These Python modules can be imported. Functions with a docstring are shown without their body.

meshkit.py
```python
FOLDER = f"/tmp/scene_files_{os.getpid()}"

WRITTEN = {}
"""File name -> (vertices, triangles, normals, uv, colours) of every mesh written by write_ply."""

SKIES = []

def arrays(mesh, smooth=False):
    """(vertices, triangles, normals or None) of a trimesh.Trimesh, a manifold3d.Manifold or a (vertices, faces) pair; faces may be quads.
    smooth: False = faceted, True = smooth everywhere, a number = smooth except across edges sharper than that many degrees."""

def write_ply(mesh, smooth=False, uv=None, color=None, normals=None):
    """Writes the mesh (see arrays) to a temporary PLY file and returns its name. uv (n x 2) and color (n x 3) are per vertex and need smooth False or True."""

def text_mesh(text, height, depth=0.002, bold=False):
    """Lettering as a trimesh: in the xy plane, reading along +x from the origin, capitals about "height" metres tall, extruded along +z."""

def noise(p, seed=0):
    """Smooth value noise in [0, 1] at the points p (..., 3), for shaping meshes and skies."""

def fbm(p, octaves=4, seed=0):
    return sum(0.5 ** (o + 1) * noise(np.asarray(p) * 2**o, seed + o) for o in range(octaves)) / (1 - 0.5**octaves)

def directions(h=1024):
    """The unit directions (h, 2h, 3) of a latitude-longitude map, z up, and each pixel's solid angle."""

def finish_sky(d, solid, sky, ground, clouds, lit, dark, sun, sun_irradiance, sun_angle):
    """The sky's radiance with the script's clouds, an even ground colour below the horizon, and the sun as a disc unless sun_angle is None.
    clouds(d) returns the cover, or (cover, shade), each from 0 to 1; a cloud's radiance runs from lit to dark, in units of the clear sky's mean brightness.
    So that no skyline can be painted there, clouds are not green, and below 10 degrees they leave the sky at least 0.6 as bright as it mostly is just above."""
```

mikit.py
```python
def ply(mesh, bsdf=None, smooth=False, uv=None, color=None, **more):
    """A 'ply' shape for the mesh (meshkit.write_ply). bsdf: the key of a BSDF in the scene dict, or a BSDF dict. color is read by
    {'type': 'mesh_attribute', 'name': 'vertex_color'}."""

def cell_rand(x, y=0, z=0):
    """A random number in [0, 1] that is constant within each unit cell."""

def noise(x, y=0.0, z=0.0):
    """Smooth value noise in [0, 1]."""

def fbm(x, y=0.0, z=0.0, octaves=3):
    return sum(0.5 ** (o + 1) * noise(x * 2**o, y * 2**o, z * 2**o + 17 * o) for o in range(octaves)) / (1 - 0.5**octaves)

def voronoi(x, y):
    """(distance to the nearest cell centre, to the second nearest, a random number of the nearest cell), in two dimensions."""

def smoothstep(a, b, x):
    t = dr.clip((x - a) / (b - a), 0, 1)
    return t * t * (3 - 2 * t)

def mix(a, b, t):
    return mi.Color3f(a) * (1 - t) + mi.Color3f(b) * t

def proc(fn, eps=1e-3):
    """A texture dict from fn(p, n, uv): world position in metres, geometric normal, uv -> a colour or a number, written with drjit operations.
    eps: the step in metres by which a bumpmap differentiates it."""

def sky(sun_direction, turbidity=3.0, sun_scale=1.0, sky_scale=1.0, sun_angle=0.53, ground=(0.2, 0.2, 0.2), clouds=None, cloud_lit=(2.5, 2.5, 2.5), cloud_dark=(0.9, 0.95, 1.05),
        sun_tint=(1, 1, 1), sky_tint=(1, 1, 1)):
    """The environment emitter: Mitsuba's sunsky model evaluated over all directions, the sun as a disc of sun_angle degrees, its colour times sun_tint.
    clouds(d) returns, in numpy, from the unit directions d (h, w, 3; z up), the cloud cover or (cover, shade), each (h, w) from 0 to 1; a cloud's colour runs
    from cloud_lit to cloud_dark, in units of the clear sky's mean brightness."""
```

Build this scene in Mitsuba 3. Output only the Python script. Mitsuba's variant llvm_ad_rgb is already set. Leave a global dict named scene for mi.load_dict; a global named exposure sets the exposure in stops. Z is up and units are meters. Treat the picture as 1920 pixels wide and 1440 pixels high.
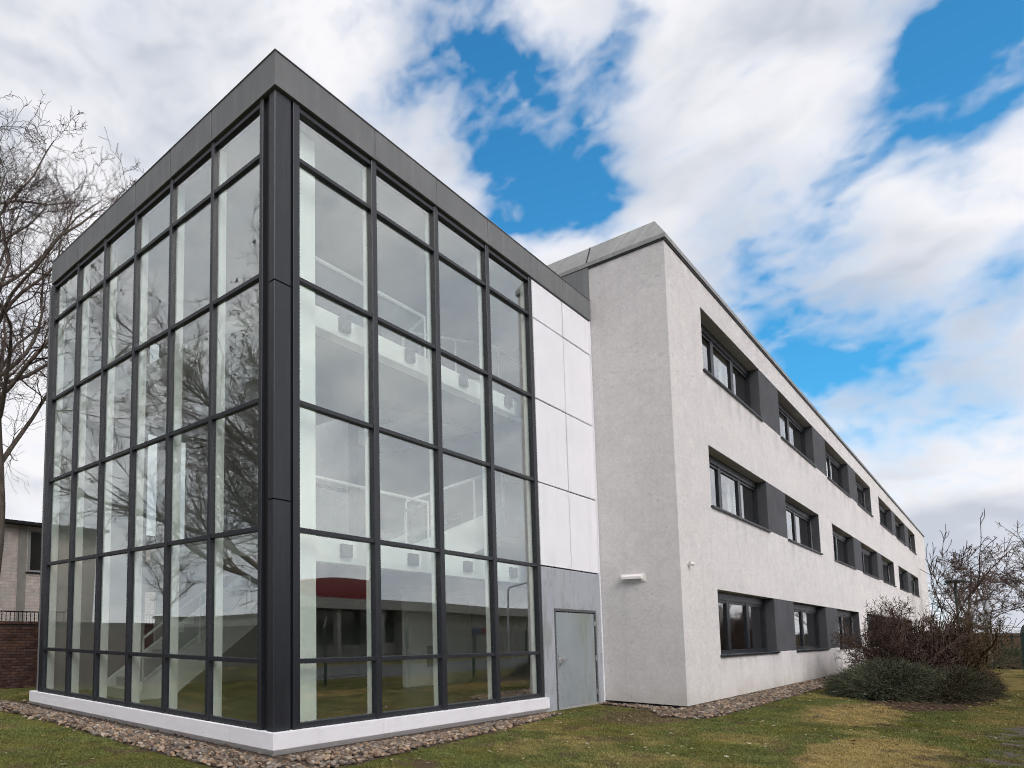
import math, random
import numpy as np, trimesh, shapely, shapely.geometry as sg
import drjit as dr, mitsuba as mi
import mikit, meshkit
from mikit import proc, noise, fbm, voronoi, cell_rand, smoothstep, mix
T = mi.ScalarTransform4f
scene, labels = {}, {}

# ------------------------------------------------------------------ camera
CAM = np.array([-5.85, -6.166, 1.57])
RIGHT = np.array([0.7573388675995257, -0.6529844309409389, 0.007012315723517247])
UP = np.array([-0.06292037814937707, -0.06227907497677039, 0.9960734625686888])
FWD = np.array([0.6499837425940802, 0.7548063657447358, 0.08825239143851292])
scene['camera'] = {'type': 'perspective', 'fov': 2 * math.degrees(math.atan(960 / 1236.727)), 'fov_axis': 'x',
                   'principal_point_offset_x': (960 - 453.685) / 1920, 'principal_point_offset_y': (720 - 1074.145) / 1440,
                   'near_clip': 0.05, 'far_clip': 2000.0,
                   'to_world': T().look_at(origin=CAM.tolist(), target=(CAM + FWD).tolist(), up=UP.tolist())}

# ------------------------------------------------------------------ sky
# broken winter cloud: (azimuth, elevation, radius, amount) of the gaps and of the brighter (-) and greyer (+) banks
GAPS = [(32.0, 44.6, 2.6, 1.1), (29.2, 41.3, 1.8, 1.0), (18.2, 40.3, 1.3, 1.05), (25.9, 37.7, 2.3, 1.1), (22.7, 35.0, 2.5, 1.15), (20.4, 32.3, 1.8, 1.1), (18.8, 30.4, 1.2, 0.9), (26.6, 31.7, 1.2, 1.0), (-1.1, 32.5, 1.9, 1.1), (1.5, 33.4, 1.7, 1.0), (-1.9, 29.5, 1.1, 1.0), (0.3, 28.2, 1.4, 0.95), (2.6, 30.0, 1.3, 0.55), (10.5, 27.2, 1.9, 0.5), (9.4, 21.4, 2.0, 0.62), (7.4, 18.8, 1.9, 0.5), (11.2, 23.6, 1.7, 0.45), (4.5, 16.8, 2.5, 0.44), (1.9, 14.8, 2.9, 0.46), (-0.7, 15.1, 1.7, 0.36), (5.7, 13.6, 2.4, 0.34), (-1.5, 19.8, 1.2, 0.85), (5.1, 27.5, 1.5, 0.5), (60.7, 45.2, 1.5, 0.6), (44.3, 41.7, 1.9, 0.4), (8.8, 16.6, 1.4, 0.4), (36.0, 39.0, 1.8, 0.55), (27.0, 39.0, 5.0, 0.28), (-0.5, 30.5, 4.2, 0.42), (6.0, 17.5, 6.5, 0.16), (10.5, 25.5, 3.6, 0.24), (2.5, 20.5, 4.0, 0.12), (22.0, 33.5, 3.2, 0.3)]
TONES = [(23.6, 41.3, 2.1, -0.5), (14.6, 39.0, 3.3, -0.8), (7.2, 32.4, 3.2, -0.5), (-1.1, 23.9, 2.3, -1.2), (2.7, 24.0, 3.1, -0.5), (41.3, 43.3, 3.9, -0.9), (64.1, 36.1, 4.3, -0.9), (68.8, 29.5, 3.0, -0.6), (59.2, 43.1, 4.9, 0.5), (12.1, 27.2, 3.9, 0.7), (6.1, 25.5, 2.7, 0.5), (4.1, 20.5, 4.0, 0.4), (31.6, 35.9, 2.8, -0.3), (22.5, 29.9, 2.8, -0.4), (0.3, 9.6, 2.5, -0.4), (5.6, 16.5, 3.4, 0.5), (0.5, 5.9, 3.0, 0.6), (10.2, 32.1, 2.5, 0.2), (55.6, 35.9, 4.1, 0.4), (69.2, 18.5, 5.0, -0.3)]


def clouds(d):
    w = np.stack([meshkit.fbm(d * np.array([7.0, 7.0, 11.0]), 4, 11 + 10 * k) - 0.5 for k in range(3)], -1)
    w2 = np.stack([meshkit.fbm(d * np.array([26.0, 26.0, 34.0]), 3, 51 + 10 * k) - 0.5 for k in range(3)], -1)
    e = d + w * 0.06 + w2 * 0.03
    e /= np.linalg.norm(e, axis=-1, keepdims=True)
    sums = []
    for table, grow_ in ((GAPS, 1.55), (TONES, 1.1)):
        total = np.zeros(d.shape[:2])
        for az, el, r, s in table:
            a, b = math.radians(az), math.radians(el)
            c = np.array([math.cos(b) * math.cos(a), math.cos(b) * math.sin(a), math.sin(b)])
            ang = np.degrees(np.arccos(np.clip(e @ c, -1, 1)))
            total += s * np.exp(-(ang / (r * grow_)) ** 2)
        sums.append(total)
    gap, tone = sums
    # puffs drawn out along the wind
    q = (d + w * 0.10) * np.array([13.0, 20.0, 26.0])
    puff = meshkit.fbm(q, 6, 3) - 0.5
    fine = meshkit.fbm((d + w * 0.05 + w2 * 0.05) * np.array([40.0, 55.0, 70.0]), 4, 9) - 0.5
    streak = meshkit.fbm(e * np.array([5.0, 6.0, 11.0]) + 7, 4, 5) - 0.5
    far = meshkit.fbm(d * np.array([3.0, 3.0, 6.0]), 3, 21)
    cover = 1.10 + 1.15 * puff + 0.60 * fine - 0.74 * np.minimum(gap, 1.55) - 0.3 * np.maximum(far - 0.55, 0)
    cover = np.clip(cover, 0, 1)
    cover = cover ** 1.15 * (1.9 - 0.9 * cover)
    shade = 0.42 + 1.9 * streak + 1.3 * puff + 0.35 * fine + 0.62 * tone - 0.5 * np.clip(1 - cover, 0, 0.6)
    return np.clip(cover, 0, 1), np.clip(shade, 0, 1)


scene['sky'] = mikit.sky((-0.38, -0.74, 0.74), turbidity=3, sun_scale=0.3, sky_scale=0.62, sun_angle=34, ground=(0.12, 0.12, 0.09), clouds=clouds,
                         cloud_lit=(2.45, 2.43, 2.50), cloud_dark=(1.5, 1.62, 1.84), sun_tint=(0.90, 1.02, 1.36), sky_tint=(0.42, 1.30, 1.52))
exposure = 2.62

# ------------------------------------------------------------------ materials


def diffuse_rough(col, rough=0.6, spec=0.5, **k):
    c = col if isinstance(col, dict) else {'type': 'rgb', 'value': list(col)}
    return {'type': 'twosided', 'b': {'type': 'principled', 'base_color': c, 'roughness': rough, 'specular': spec, **k}}


def render_col(p, n, uv):
    u, z = p.x * 0.7 + p.y, p.z
    big = fbm(u * 0.7, z * 0.7, 3.0, 3)
    mot = fbm(u * 5 + 3 * fbm(u * 2, z * 2), z * 5, 1.0, 4)
    fine = noise(u * 60, z * 60)
    scr = fbm(u * 7 + z * 5, z * 15 - u * 6, 5.0, 5)
    scratch = smoothstep(0.60, 0.74, scr) * smoothstep(0.50, 0.66, mot) * smoothstep(0.45, 0.6, fbm(u * 1.3, z * 1.3, 21.0, 2))
    streak = smoothstep(0.56, 0.75, fbm(u * 6, z * 0.35, 2.0, 3))
    v = 0.95 + 0.10 * (big - 0.5) + 0.15 * (mot - 0.5) + 0.13 * (fine - 0.5) + 0.08 * (noise(u * 24, z * 24) - 0.5) - 0.13 * scratch - 0.03 * streak
    for zs, zr in ((1.045, 0.75), (4.65, 0.9), (8.05, 0.9)):
        below = smoothstep(zs - zr, zs - 0.02, z) * dr.select(z < zs, 1.0, 0.0)
        v -= 0.16 * below * smoothstep(0.50, 0.72, fbm(u * 3.3, z * 0.4, zs, 4)) * smoothstep(12.5, 14.0, p.x)
    v -= 0.10 * smoothstep(10.1, 10.42, z) * smoothstep(.4, .65, fbm(u * 4, z * .5, 31.0, 3))
    foot = smoothstep(0.55, 0.0, z + 0.25 * (noise(u * 4, 3.0) - 0.5)) * (0.35 + 0.65 * noise(u * 3, z * 2))
    c = mix((0.605, 0.585, 0.580), (0.575, 0.565, 0.56), fbm(u * 1.5, z * 1.5, 9.0, 2)) * v
    return mix(c, (0.36, 0.34, 0.26), 0.55 * foot)


def render_bump(p, n, uv):
    u = p.x + p.y
    return 0.006 * fbm(u * 14, p.z * 14, 2.0, 3) + 0.004 * noise(u * 55, p.z * 55)


scene['mat_render'] = {'type': 'bumpmap', 't': proc(render_bump, 4e-3), 'scale': 1.0,
                       'b': diffuse_rough(proc(render_col), 0.85, 0.2)}


def zinc_col(p, n, uv):
    u = p.x + p.y
    st = fbm(u * 9, p.z * 0.9, 1.0, 4)
    run = smoothstep(0.60, 0.72, fbm(u * 16, p.z * 0.5, 6.0, 3))
    v = 0.9 + 0.2 * st + 0.2 * (noise(u * 2.2, p.z * 2) - 0.5)
    return mix((0.140, 0.146, 0.149), (0.19, 0.193, 0.193), 0.4 * run) * v


scene['mat_zinc'] = diffuse_rough(proc(zinc_col), 0.55, 0.45)


def zinc2_col(p, n, uv):
    u = p.x + p.y
    return mi.Color3f(0.245, 0.25, 0.245) * (0.8 + 0.4 * fbm(u * 3, p.z * 3, 1.0, 4) + 0.15 * smoothstep(.55, .7, fbm(u * 12, p.z, 2., 3)))


scene['mat_coping'] = diffuse_rough(proc(zinc2_col), 0.5, 0.5)


def anth_col(p, n, uv):
    u = p.x + p.y
    return mi.Color3f(0.0125, 0.0145, 0.020) * (0.85 + 0.3 * fbm(u * 6, p.z * 1.2, 1.0, 3)) + 0.004 * smoothstep(.55, .75, fbm(u * 20, p.z * 2, 4.0, 3))


scene['mat_anthracite'] = diffuse_rough(proc(anth_col), 0.42, 0.55)
scene['mat_black'] = diffuse_rough((0.012, 0.012, 0.014), 0.5, 0.4)
scene['mat_frame'] = diffuse_rough((0.012, 0.014, 0.018), 0.4, 0.45)


def panelw_col(p, n, uv):
    u = p.x + p.y
    return mi.Color3f(0.768, 0.776, 0.812) * (0.955 + 0.07 * fbm(u * 2, p.z * 2, 1.0, 3) - 0.05 * smoothstep(.62, .8, fbm(u * 9, p.z * .7, 3., 3)))


scene['mat_panel_white'] = diffuse_rough(proc(panelw_col), 0.4, 0.4)


def pier_col(p, n, uv):
    u = p.x + p.y
    return mi.Color3f(0.070, 0.073, 0.080) * (0.8 + 0.4 * fbm(u * 2.5, p.z * 2.5, 1.0, 4) + .1 * noise(u * 40, p.z * 40))


scene['mat_pier'] = diffuse_rough(proc(pier_col), 0.8, 0.2)


def steel_col(p, n, uv):
    g = smoothstep(0.5, 0.75, fbm(p.x * 5, p.z * 1.3, 2.0, 4))
    spots = smoothstep(0.5, 0.8, fbm(p.x * 9, p.z * 5, 8.0, 5))
    c = mix((0.315, 0.345, 0.385), (0.36, 0.385, 0.42), fbm(p.x * 2, p.z * 2, 1.0, 3))
    c = mix(c, (0.20, 0.215, 0.19), 0.55 * g * smoothstep(3.2, 1.4, p.z))
    return mix(c, (0.19, 0.20, 0.20), 0.35 * spots)


scene['mat_steel'] = diffuse_rough(proc(steel_col), 0.5, 0.4)


def door_col(p, n, uv):
    right = smoothstep(8.7, 9.5, p.x)
    g = smoothstep(0.36, 0.75, fbm(p.x * 4, p.z * 0.9, 2.0, 4)) * right
    scuff = 0.5 * smoothstep(0.56, 0.80, fbm(p.x * 9 + p.z * 5, p.z * 8, 5.0, 5)) * smoothstep(1.1, 0.5, p.z)
    c = mix((0.225, 0.262, 0.285), (0.275, 0.31, 0.325), fbm(p.x * 1.5, p.z * 1.5, 1.0, 3))
    c = mix(c, (0.19, 0.215, 0.155), 0.6 * g)
    return mix(c, (0.11, 0.11, 0.115), 0.6 * scuff)


scene['mat_door'] = diffuse_rough(proc(door_col), 0.45, 0.4)
scene['mat_soffit'] = diffuse_rough((0.30, 0.28, 0.275), 0.7, 0.2)
scene['mat_inner_white'] = diffuse_rough((0.92, 0.93, 0.91), 0.6, 0.3)
scene['mat_inner_wall'] = diffuse_rough((0.42, 0.42, 0.41), 0.8, 0.2)
scene['mat_inner_dark'] = diffuse_rough((0.20, 0.19, 0.18), 0.8, 0.2)
scene['mat_room'] = diffuse_rough((0.30, 0.30, 0.29), 0.8, 0.2)
scene['mat_curtain'] = diffuse_rough((0.72, 0.73, 0.72), 0.9, 0.1)
scene['mat_door_frame'] = diffuse_rough((0.085, 0.09, 0.095), 0.5, 0.4)
scene['mat_opener'] = diffuse_rough((0.11, 0.115, 0.115), 0.5, 0.4)
scene['mat_grey_box'] = diffuse_rough((0.30, 0.30, 0.30), 0.5, 0.4)
scene['mat_rail'] = diffuse_rough((0.80, 0.82, 0.81), 0.25, 0.8)
scene['mat_chrome'] = {'type': 'twosided', 'b': {'type': 'principled', 'base_color': {'type': 'rgb', 'value': [0.75, 0.75, 0.75]}, 'roughness': 0.25, 'metallic': 1.0}}
scene['mat_white'] = diffuse_rough((0.72, 0.70, 0.68), 0.5, 0.4)


def tile_col(p, n, uv):
    fx, fy = p.x / 0.45 - dr.floor(p.x / 0.45), p.y / 0.3 - dr.floor(p.y / 0.3)
    j = dr.maximum(dr.abs(fx - .5), dr.abs(fy - .5))
    r = cell_rand(dr.floor(p.x / 0.45), dr.floor(p.y / 0.3))
    return mix(mi.Color3f(0.10, 0.072, 0.045) * (0.8 + 0.4 * r), (0.06, 0.05, 0.04), smoothstep(0.475, 0.49, j))


scene['mat_tile'] = diffuse_rough(proc(tile_col), 0.35, 0.5)
GL = {'type': 'thindielectric', 'int_ior': 2.9, 'ext_ior': 1.0, 'specular_transmittance': {'type': 'rgb', 'value': [0.93, 1.0, 0.955]}, 'specular_reflectance': {'type': 'rgb', 'value': [0.96, 1.0, 0.98]}}
scene['mat_glass'] = GL
scene['mat_window_glass'] = {'type': 'thindielectric', 'int_ior': 2.3, 'ext_ior': 1.0, 'specular_transmittance': {'type': 'rgb', 'value': [0.72, 0.80, 0.77]}}
scene['mat_rail_glass'] = {'type': 'thindielectric', 'int_ior': 1.5, 'ext_ior': 1.0, 'specular_transmittance': {'type': 'rgb', 'value': [0.84, 0.88, 0.88]}}


def lawn_tone(p):
    """(straw, moss, soil) of the lawn at a point, shared by the turf sheet and its blades"""
    x, y = p.x + 0.9 * (fbm(p.x * 0.9, p.y * 1.5, 4.0, 3) - 0.5), p.y + 0.7 * (fbm(p.x * 1.2, p.y * 2, 9.0, 3) - 0.5)

    def blob(cx, cy, rx, ry):
        return smoothstep(1.15, 0.75, dr.sqrt(dr.square((x - cx) / rx) + dr.square((y - cy) / ry)))
    straw = dr.maximum(blob(12.4, -4.05, 2.7, 0.72), blob(5.9, -4.95, 2.6, 0.72))
    straw = dr.maximum(straw, 0.55 * smoothstep(0.56, 0.72, fbm(p.x * 0.8, p.y * 1.1, 2.0, 4)))
    soil = dr.maximum(dr.maximum(blob(0.95, -1.5, 0.32, 0.22), blob(8.4, -1.55, 2.0, 0.75)), 0.8 * smoothstep(.66, .74, fbm(p.x * 2.2, p.y * 3, 14.0, 3)))
    soil = dr.maximum(soil, 0.8 * smoothstep(-1.9, -1.2, p.x) * smoothstep(0.2, -0.6, p.x) * 0)
    moss = smoothstep(0.45, 0.7, fbm(p.x * 1.3, p.y * 1.9, 7.0, 3))
    worn = smoothstep(-5.35, -5.75, p.y) * smoothstep(9.0, 14.0, p.x)
    return dr.maximum(straw, 0.75 * worn * noise(p.x * .8, p.y * 3)), moss, soil


def blade_col(p, n, uv):
    s, m, so = lawn_tone(p)
    r = noise(p.x * 37, p.y * 37)
    r2 = noise(p.x * 90, p.y * 90, 3.0)
    c = mix((0.098, 0.122, 0.040), (0.185, 0.205, 0.068), r)
    c = mix(c, (0.165, 0.155, 0.042), 0.6 * m)
    c = mix(c, (0.44, 0.325, 0.145), s * (0.45 + 0.55 * r2))
    c = mix(c, (0.15, 0.115, 0.07), so * 0.85)
    c = c * (0.62 + 0.75 * fbm(p.x * 3.2, p.y * 4.4, 11.0, 3))
    return mix(c, (0.30, 0.25, 0.135), smoothstep(.70, .92, r2) * 0.7)


def turf_col(p, n, uv):
    s, m, so = lawn_tone(p)
    r = fbm(p.x * 14, p.y * 14, 1.0, 4)
    c = mix((0.040, 0.042, 0.016), (0.10, 0.10, 0.032), r)
    c = mix(c, (0.12, 0.112, 0.032), 0.5 * m)
    c = mix(c, (0.27, 0.20, 0.09), s * 0.85)
    return mix(c, (0.085, 0.062, 0.043), so * 0.9)


scene['mat_turf'] = {'type': 'bumpmap', 't': proc(lambda p, n, uv: 0.03 * fbm(p.x * 9, p.y * 9, 1.0, 4) + 0.012 * noise(p.x * 60, p.y * 60), 6e-3), 'scale': 1.0, 'b': {'type': 'twosided', 'b': {'type': 'diffuse', 'reflectance': proc(turf_col)}}}
scene['mat_blade'] = {'type': 'twosided', 'b': {'type': 'diffuse', 'reflectance': proc(blade_col)}}
scene['mat_gravel_soil'] = {'type': 'twosided', 'b': {'type': 'diffuse', 'reflectance': proc(lambda p, n, uv: mi.Color3f(0.085, 0.068, 0.055) * (0.5 + fbm(p.x * 20, p.y * 20, 1.0, 3)))}}
scene['mat_vertex'] = {'type': 'twosided', 'b': {'type': 'diffuse', 'reflectance': {'type': 'mesh_attribute', 'name': 'vertex_color'}}}


def path_col(p, n, uv):
    g = fbm(p.x * 12, p.y * 12, 1.0, 4)
    st = smoothstep(.62, .7, noise(p.x * 45, p.y * 45))
    c = mix((0.055, 0.046, 0.038), (0.125, 0.108, 0.092), g)
    c = mix(c, (0.07, 0.078, 0.022), 0.8 * smoothstep(.5, .62, fbm(p.x * 2.2, p.y * 3.5, 5.0, 3)))
    return mix(c, (0.22, 0.20, 0.18), 0.5 * st)


scene['mat_path'] = {'type': 'bumpmap', 't': proc(lambda p, n, uv: 0.02 * fbm(p.x * 18, p.y * 18, 1.0, 4), 5e-3), 'scale': 1.0, 'b': {'type': 'twosided', 'b': {'type': 'diffuse', 'reflectance': proc(path_col)}}}
scene['mat_mulch'] = {'type': 'bumpmap', 't': proc(lambda p, n, uv: 0.05 * fbm(p.x * 12, p.y * 12, 1.0, 4), 5e-3), 'scale': 1.0, 'b': {'type': 'twosided', 'b': {'type': 'diffuse', 'reflectance': proc(lambda p, n, uv: mix((0.035, 0.026, 0.02), (0.095, 0.065, 0.045), fbm(p.x * 9, p.y * 9, 1.0, 4)))}}}
scene['mat_asphalt'] = diffuse_rough(proc(lambda p, n, uv: mi.Color3f(0.065, 0.065, 0.066) * (0.8 + 0.4 * fbm(p.x * 3, p.y * 3, 1.0, 4))), 0.8, 0.3)
scene['mat_concrete'] = diffuse_rough(proc(lambda p, n, uv: mi.Color3f(0.30, 0.285, 0.26) * (0.75 + 0.5 * fbm(p.x * 2 + p.y * 2, p.z * 2, 1.0, 4))), 0.8, 0.2)


def bark_col(p, n, uv):
    r = fbm(p.x * 14 + p.y * 14, p.z * 4, 1.0, 3)
    return mix((0.055, 0.044, 0.037), (0.19, 0.162, 0.14), r)


scene['mat_bark'] = {'type': 'twosided', 'b': {'type': 'diffuse', 'reflectance': proc(bark_col)}}
scene['mat_twig'] = {'type': 'twosided', 'b': {'type': 'diffuse', 'reflectance': {'type': 'rgb', 'value': [0.105, 0.082, 0.072]}}}
scene['mat_shrub'] = {'type': 'twosided', 'b': {'type': 'diffuse', 'reflectance': {'type': 'rgb', 'value': [0.088, 0.062, 0.050]}}}
scene['mat_shrub_olive'] = {'type': 'twosided', 'b': {'type': 'diffuse', 'reflectance': {'type': 'rgb', 'value': [0.092, 0.070, 0.042]}}}
scene['mat_house_brick'] = [None][0] or diffuse_rough(proc(lambda p, n, uv: mi.Color3f(0.62, 0.55, 0.50) * (0.72 + 0.5 * fbm(p.x * 4, p.z * 5, 1.0, 4))), 0.8, 0.2)
scene['mat_house_brick_grey'] = diffuse_rough((0.58, 0.54, 0.50), 0.8, 0.2)
scene['mat_house_mortar'] = diffuse_rough((0.46, 0.42, 0.39), 0.9, 0.1)
for k, c in enumerate([(0.066, 0.036, 0.028), (0.090, 0.050, 0.038), (0.048, 0.028, 0.024), (0.075, 0.046, 0.040)]):
    scene[f'mat_brick_{"abcd"[k]}'] = diffuse_rough(proc(lambda p, n, uv, c=c: mi.Color3f(*c) * (0.6 + 0.8 * fbm(p.x * 12, p.z * 14, 1.0, 3))), 0.8, 0.2)
scene['mat_mortar'] = diffuse_rough((0.035, 0.028, 0.024), 0.9, 0.1)
scene['mat_red'] = diffuse_rough((0.21, 0.010, 0.014), 0.5, 0.4)
scene['mat_blue'] = diffuse_rough((0.05, 0.09, 0.22), 0.5, 0.4)
scene['mat_fence_green'] = diffuse_rough((0.012, 0.030, 0.022), 0.5, 0.4)
scene['mat_pole'] = diffuse_rough((0.36, 0.38, 0.40), 0.4, 0.5)
scene['mat_south_wall'] = diffuse_rough((0.36, 0.35, 0.32), 0.8, 0.2)
scene['mat_dark_glass'] = diffuse_rough((0.020, 0.020, 0.018), 0.12, 0.5)
scene['mat_west_wall'] = diffuse_rough((0.12, 0.105, 0.085), 0.8, 0.2)
scene['mat_needle'] = {'type': 'twosided', 'b': {'type': 'diffuse', 'reflectance': {'type': 'mesh_attribute', 'name': 'vertex_color'}}}

# ------------------------------------------------------------------ helpers
BOXF = np.array([[0, 2, 3], [0, 3, 1], [4, 5, 7], [4, 7, 6], [0, 1, 5], [0, 5, 4], [2, 6, 7], [2, 7, 3], [0, 4, 6], [0, 6, 2], [1, 3, 7], [1, 7, 5]])


class MB:
    """collects pieces of one mesh"""
    def __init__(s):
        s.v, s.f, s.c, s.n = [], [], [], 0

    def add(s, v, f, c=None):
        v = np.asarray(v, float)
        s.v.append(v); s.f.append(np.asarray(f, int) + s.n); s.n += len(v)
        if c is not None:
            s.c.append(np.broadcast_to(c, (len(v), 3)))
        return s

    def box(s, x0, x1, y0, y1, z0, z1):
        x0, x1 = sorted((x0, x1)); y0, y1 = sorted((y0, y1)); z0, z1 = sorted((z0, z1))
        v = [(x, y, z) for z in (z0, z1) for y in (y0, y1) for x in (x0, x1)]
        return s.add(v, BOXF)

    def cbox(s, x0, x1, y0, y1, z0, z1, c=0.006):
        x0, x1 = sorted((x0, x1)); y0, y1 = sorted((y0, y1)); z0, z1 = sorted((z0, z1))
        pts = []
        for a in (0, 1):
            for b in (0, 1):
                for d in (0, 1):
                    p = np.array([(x0, x1)[a], (y0, y1)[b], (z0, z1)[d]])
                    sgn = np.array([1 - 2 * a, 1 - 2 * b, 1 - 2 * d]) * c
                    for k in range(3):
                        q = p + sgn; q[k] = p[k]
                        pts.append(q)
        h = trimesh.convex.convex_hull(np.array(pts))
        return s.add(h.vertices, h.faces)

    def quad(s, a, b, c, d):
        return s.add([a, b, c, d], [[0, 1, 2], [0, 2, 3]])

    def bar(s, a, b, r, sides=8):
        a, b = np.asarray(a, float), np.asarray(b, float)
        v, f = tubes(np.stack([a, b])[None], np.array([[r, r]]), sides)
        return s.add(v, f)

    def prism(s, poly, axis, a, b):
        """polygon in the two other axes, extruded along axis (0=x,1=y,2=z)"""
        m = trimesh.creation.extrude_polygon(poly if hasattr(poly, 'exterior') else sg.Polygon(poly), b - a, engine='earcut')
        v = np.array(m.vertices)
        if axis == 2:
            w = v + [0, 0, a]; f = m.faces
        elif axis == 1:
            w = np.stack([v[:, 0], v[:, 2] + a, v[:, 1]], 1); f = m.faces[:, ::-1]
        else:
            w = np.stack([v[:, 2] + a, v[:, 0], v[:, 1]], 1); f = m.faces
        return s.add(w, f)

    def mesh(s):
        return np.concatenate(s.v), np.concatenate(s.f)

    def col(s):
        return np.concatenate(s.c)


def tubes(P, R, sides=4):
    """(B,N,3) polylines and (B,N) radii as open tubes"""
    P = np.asarray(P, float); B, N, _ = P.shape
    t = np.gradient(P, axis=1)
    t /= np.linalg.norm(t, axis=2, keepdims=True) + 1e-12
    ref = np.where(np.abs(t[:, :1, 2:]) < 0.9, [0, 0, 1.0], [1.0, 0, 0])
    a = np.cross(t, ref); a /= np.linalg.norm(a, axis=2, keepdims=True) + 1e-12
    b = np.cross(t, a)
    g = np.arange(sides) * 2 * np.pi / sides
    v = P[:, :, None] + np.asarray(R)[:, :, None, None] * (np.cos(g)[:, None] * a[:, :, None] + np.sin(g)[:, None] * b[:, :, None])
    i, j = np.meshgrid(np.arange(N - 1), np.arange(sides), indexing='ij')
    q = np.stack([i * sides + j, i * sides + (j + 1) % sides, (i + 1) * sides + (j + 1) % sides, (i + 1) * sides + j], -1).reshape(-1, 4)
    f = np.vstack([q[:, [0, 1, 2]], q[:, [0, 2, 3]]])
    f = (f[None] + (np.arange(B) * N * sides)[:, None, None]).reshape(-1, 3)
    return v.reshape(-1, 3), f


used = {}


def key_for(name, parent=None):
    k = f'{parent}__{name}' if parent else name
    n = used.get(k, 0); used[k] = n + 1
    return k if n == 0 else f'{k}_{n:03d}'


def obj(name, mesh, mat, parent=None, smooth=False, label=None, kind=None, color=None, **more):
    k = key_for(name, parent)
    if isinstance(mesh, MB):
        if mesh.c and color is None and mat in ('mat_vertex', 'mat_needle'):
            color = mesh.col()
        mesh = mesh.mesh()
    scene[k] = mikit.ply(mesh, mat, smooth, color=color, **more)
    if label or kind:
        labels[k] = {}
        if label: labels[k]['label'] = label
        if kind: labels[k]['kind'] = kind
    return k


def thing(name, label, category, group=None):
    k = key_for(name)
    labels[k] = {'label': label, 'category': category}
    if group: labels[k]['group'] = group
    return k


def tag(k, label, category, group=None, kind=None):
    labels[k] = {'label': label, 'category': category}
    if group: labels[k]['group'] = group
    if kind: labels[k]['kind'] = kind


def struct(name, mesh, mat, label, **k):
    o = obj(name, mesh, mat, **k)
    labels[o] = {'label': label, 'category': name.replace('_', ' '), 'kind': 'structure'}
    return o


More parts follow.
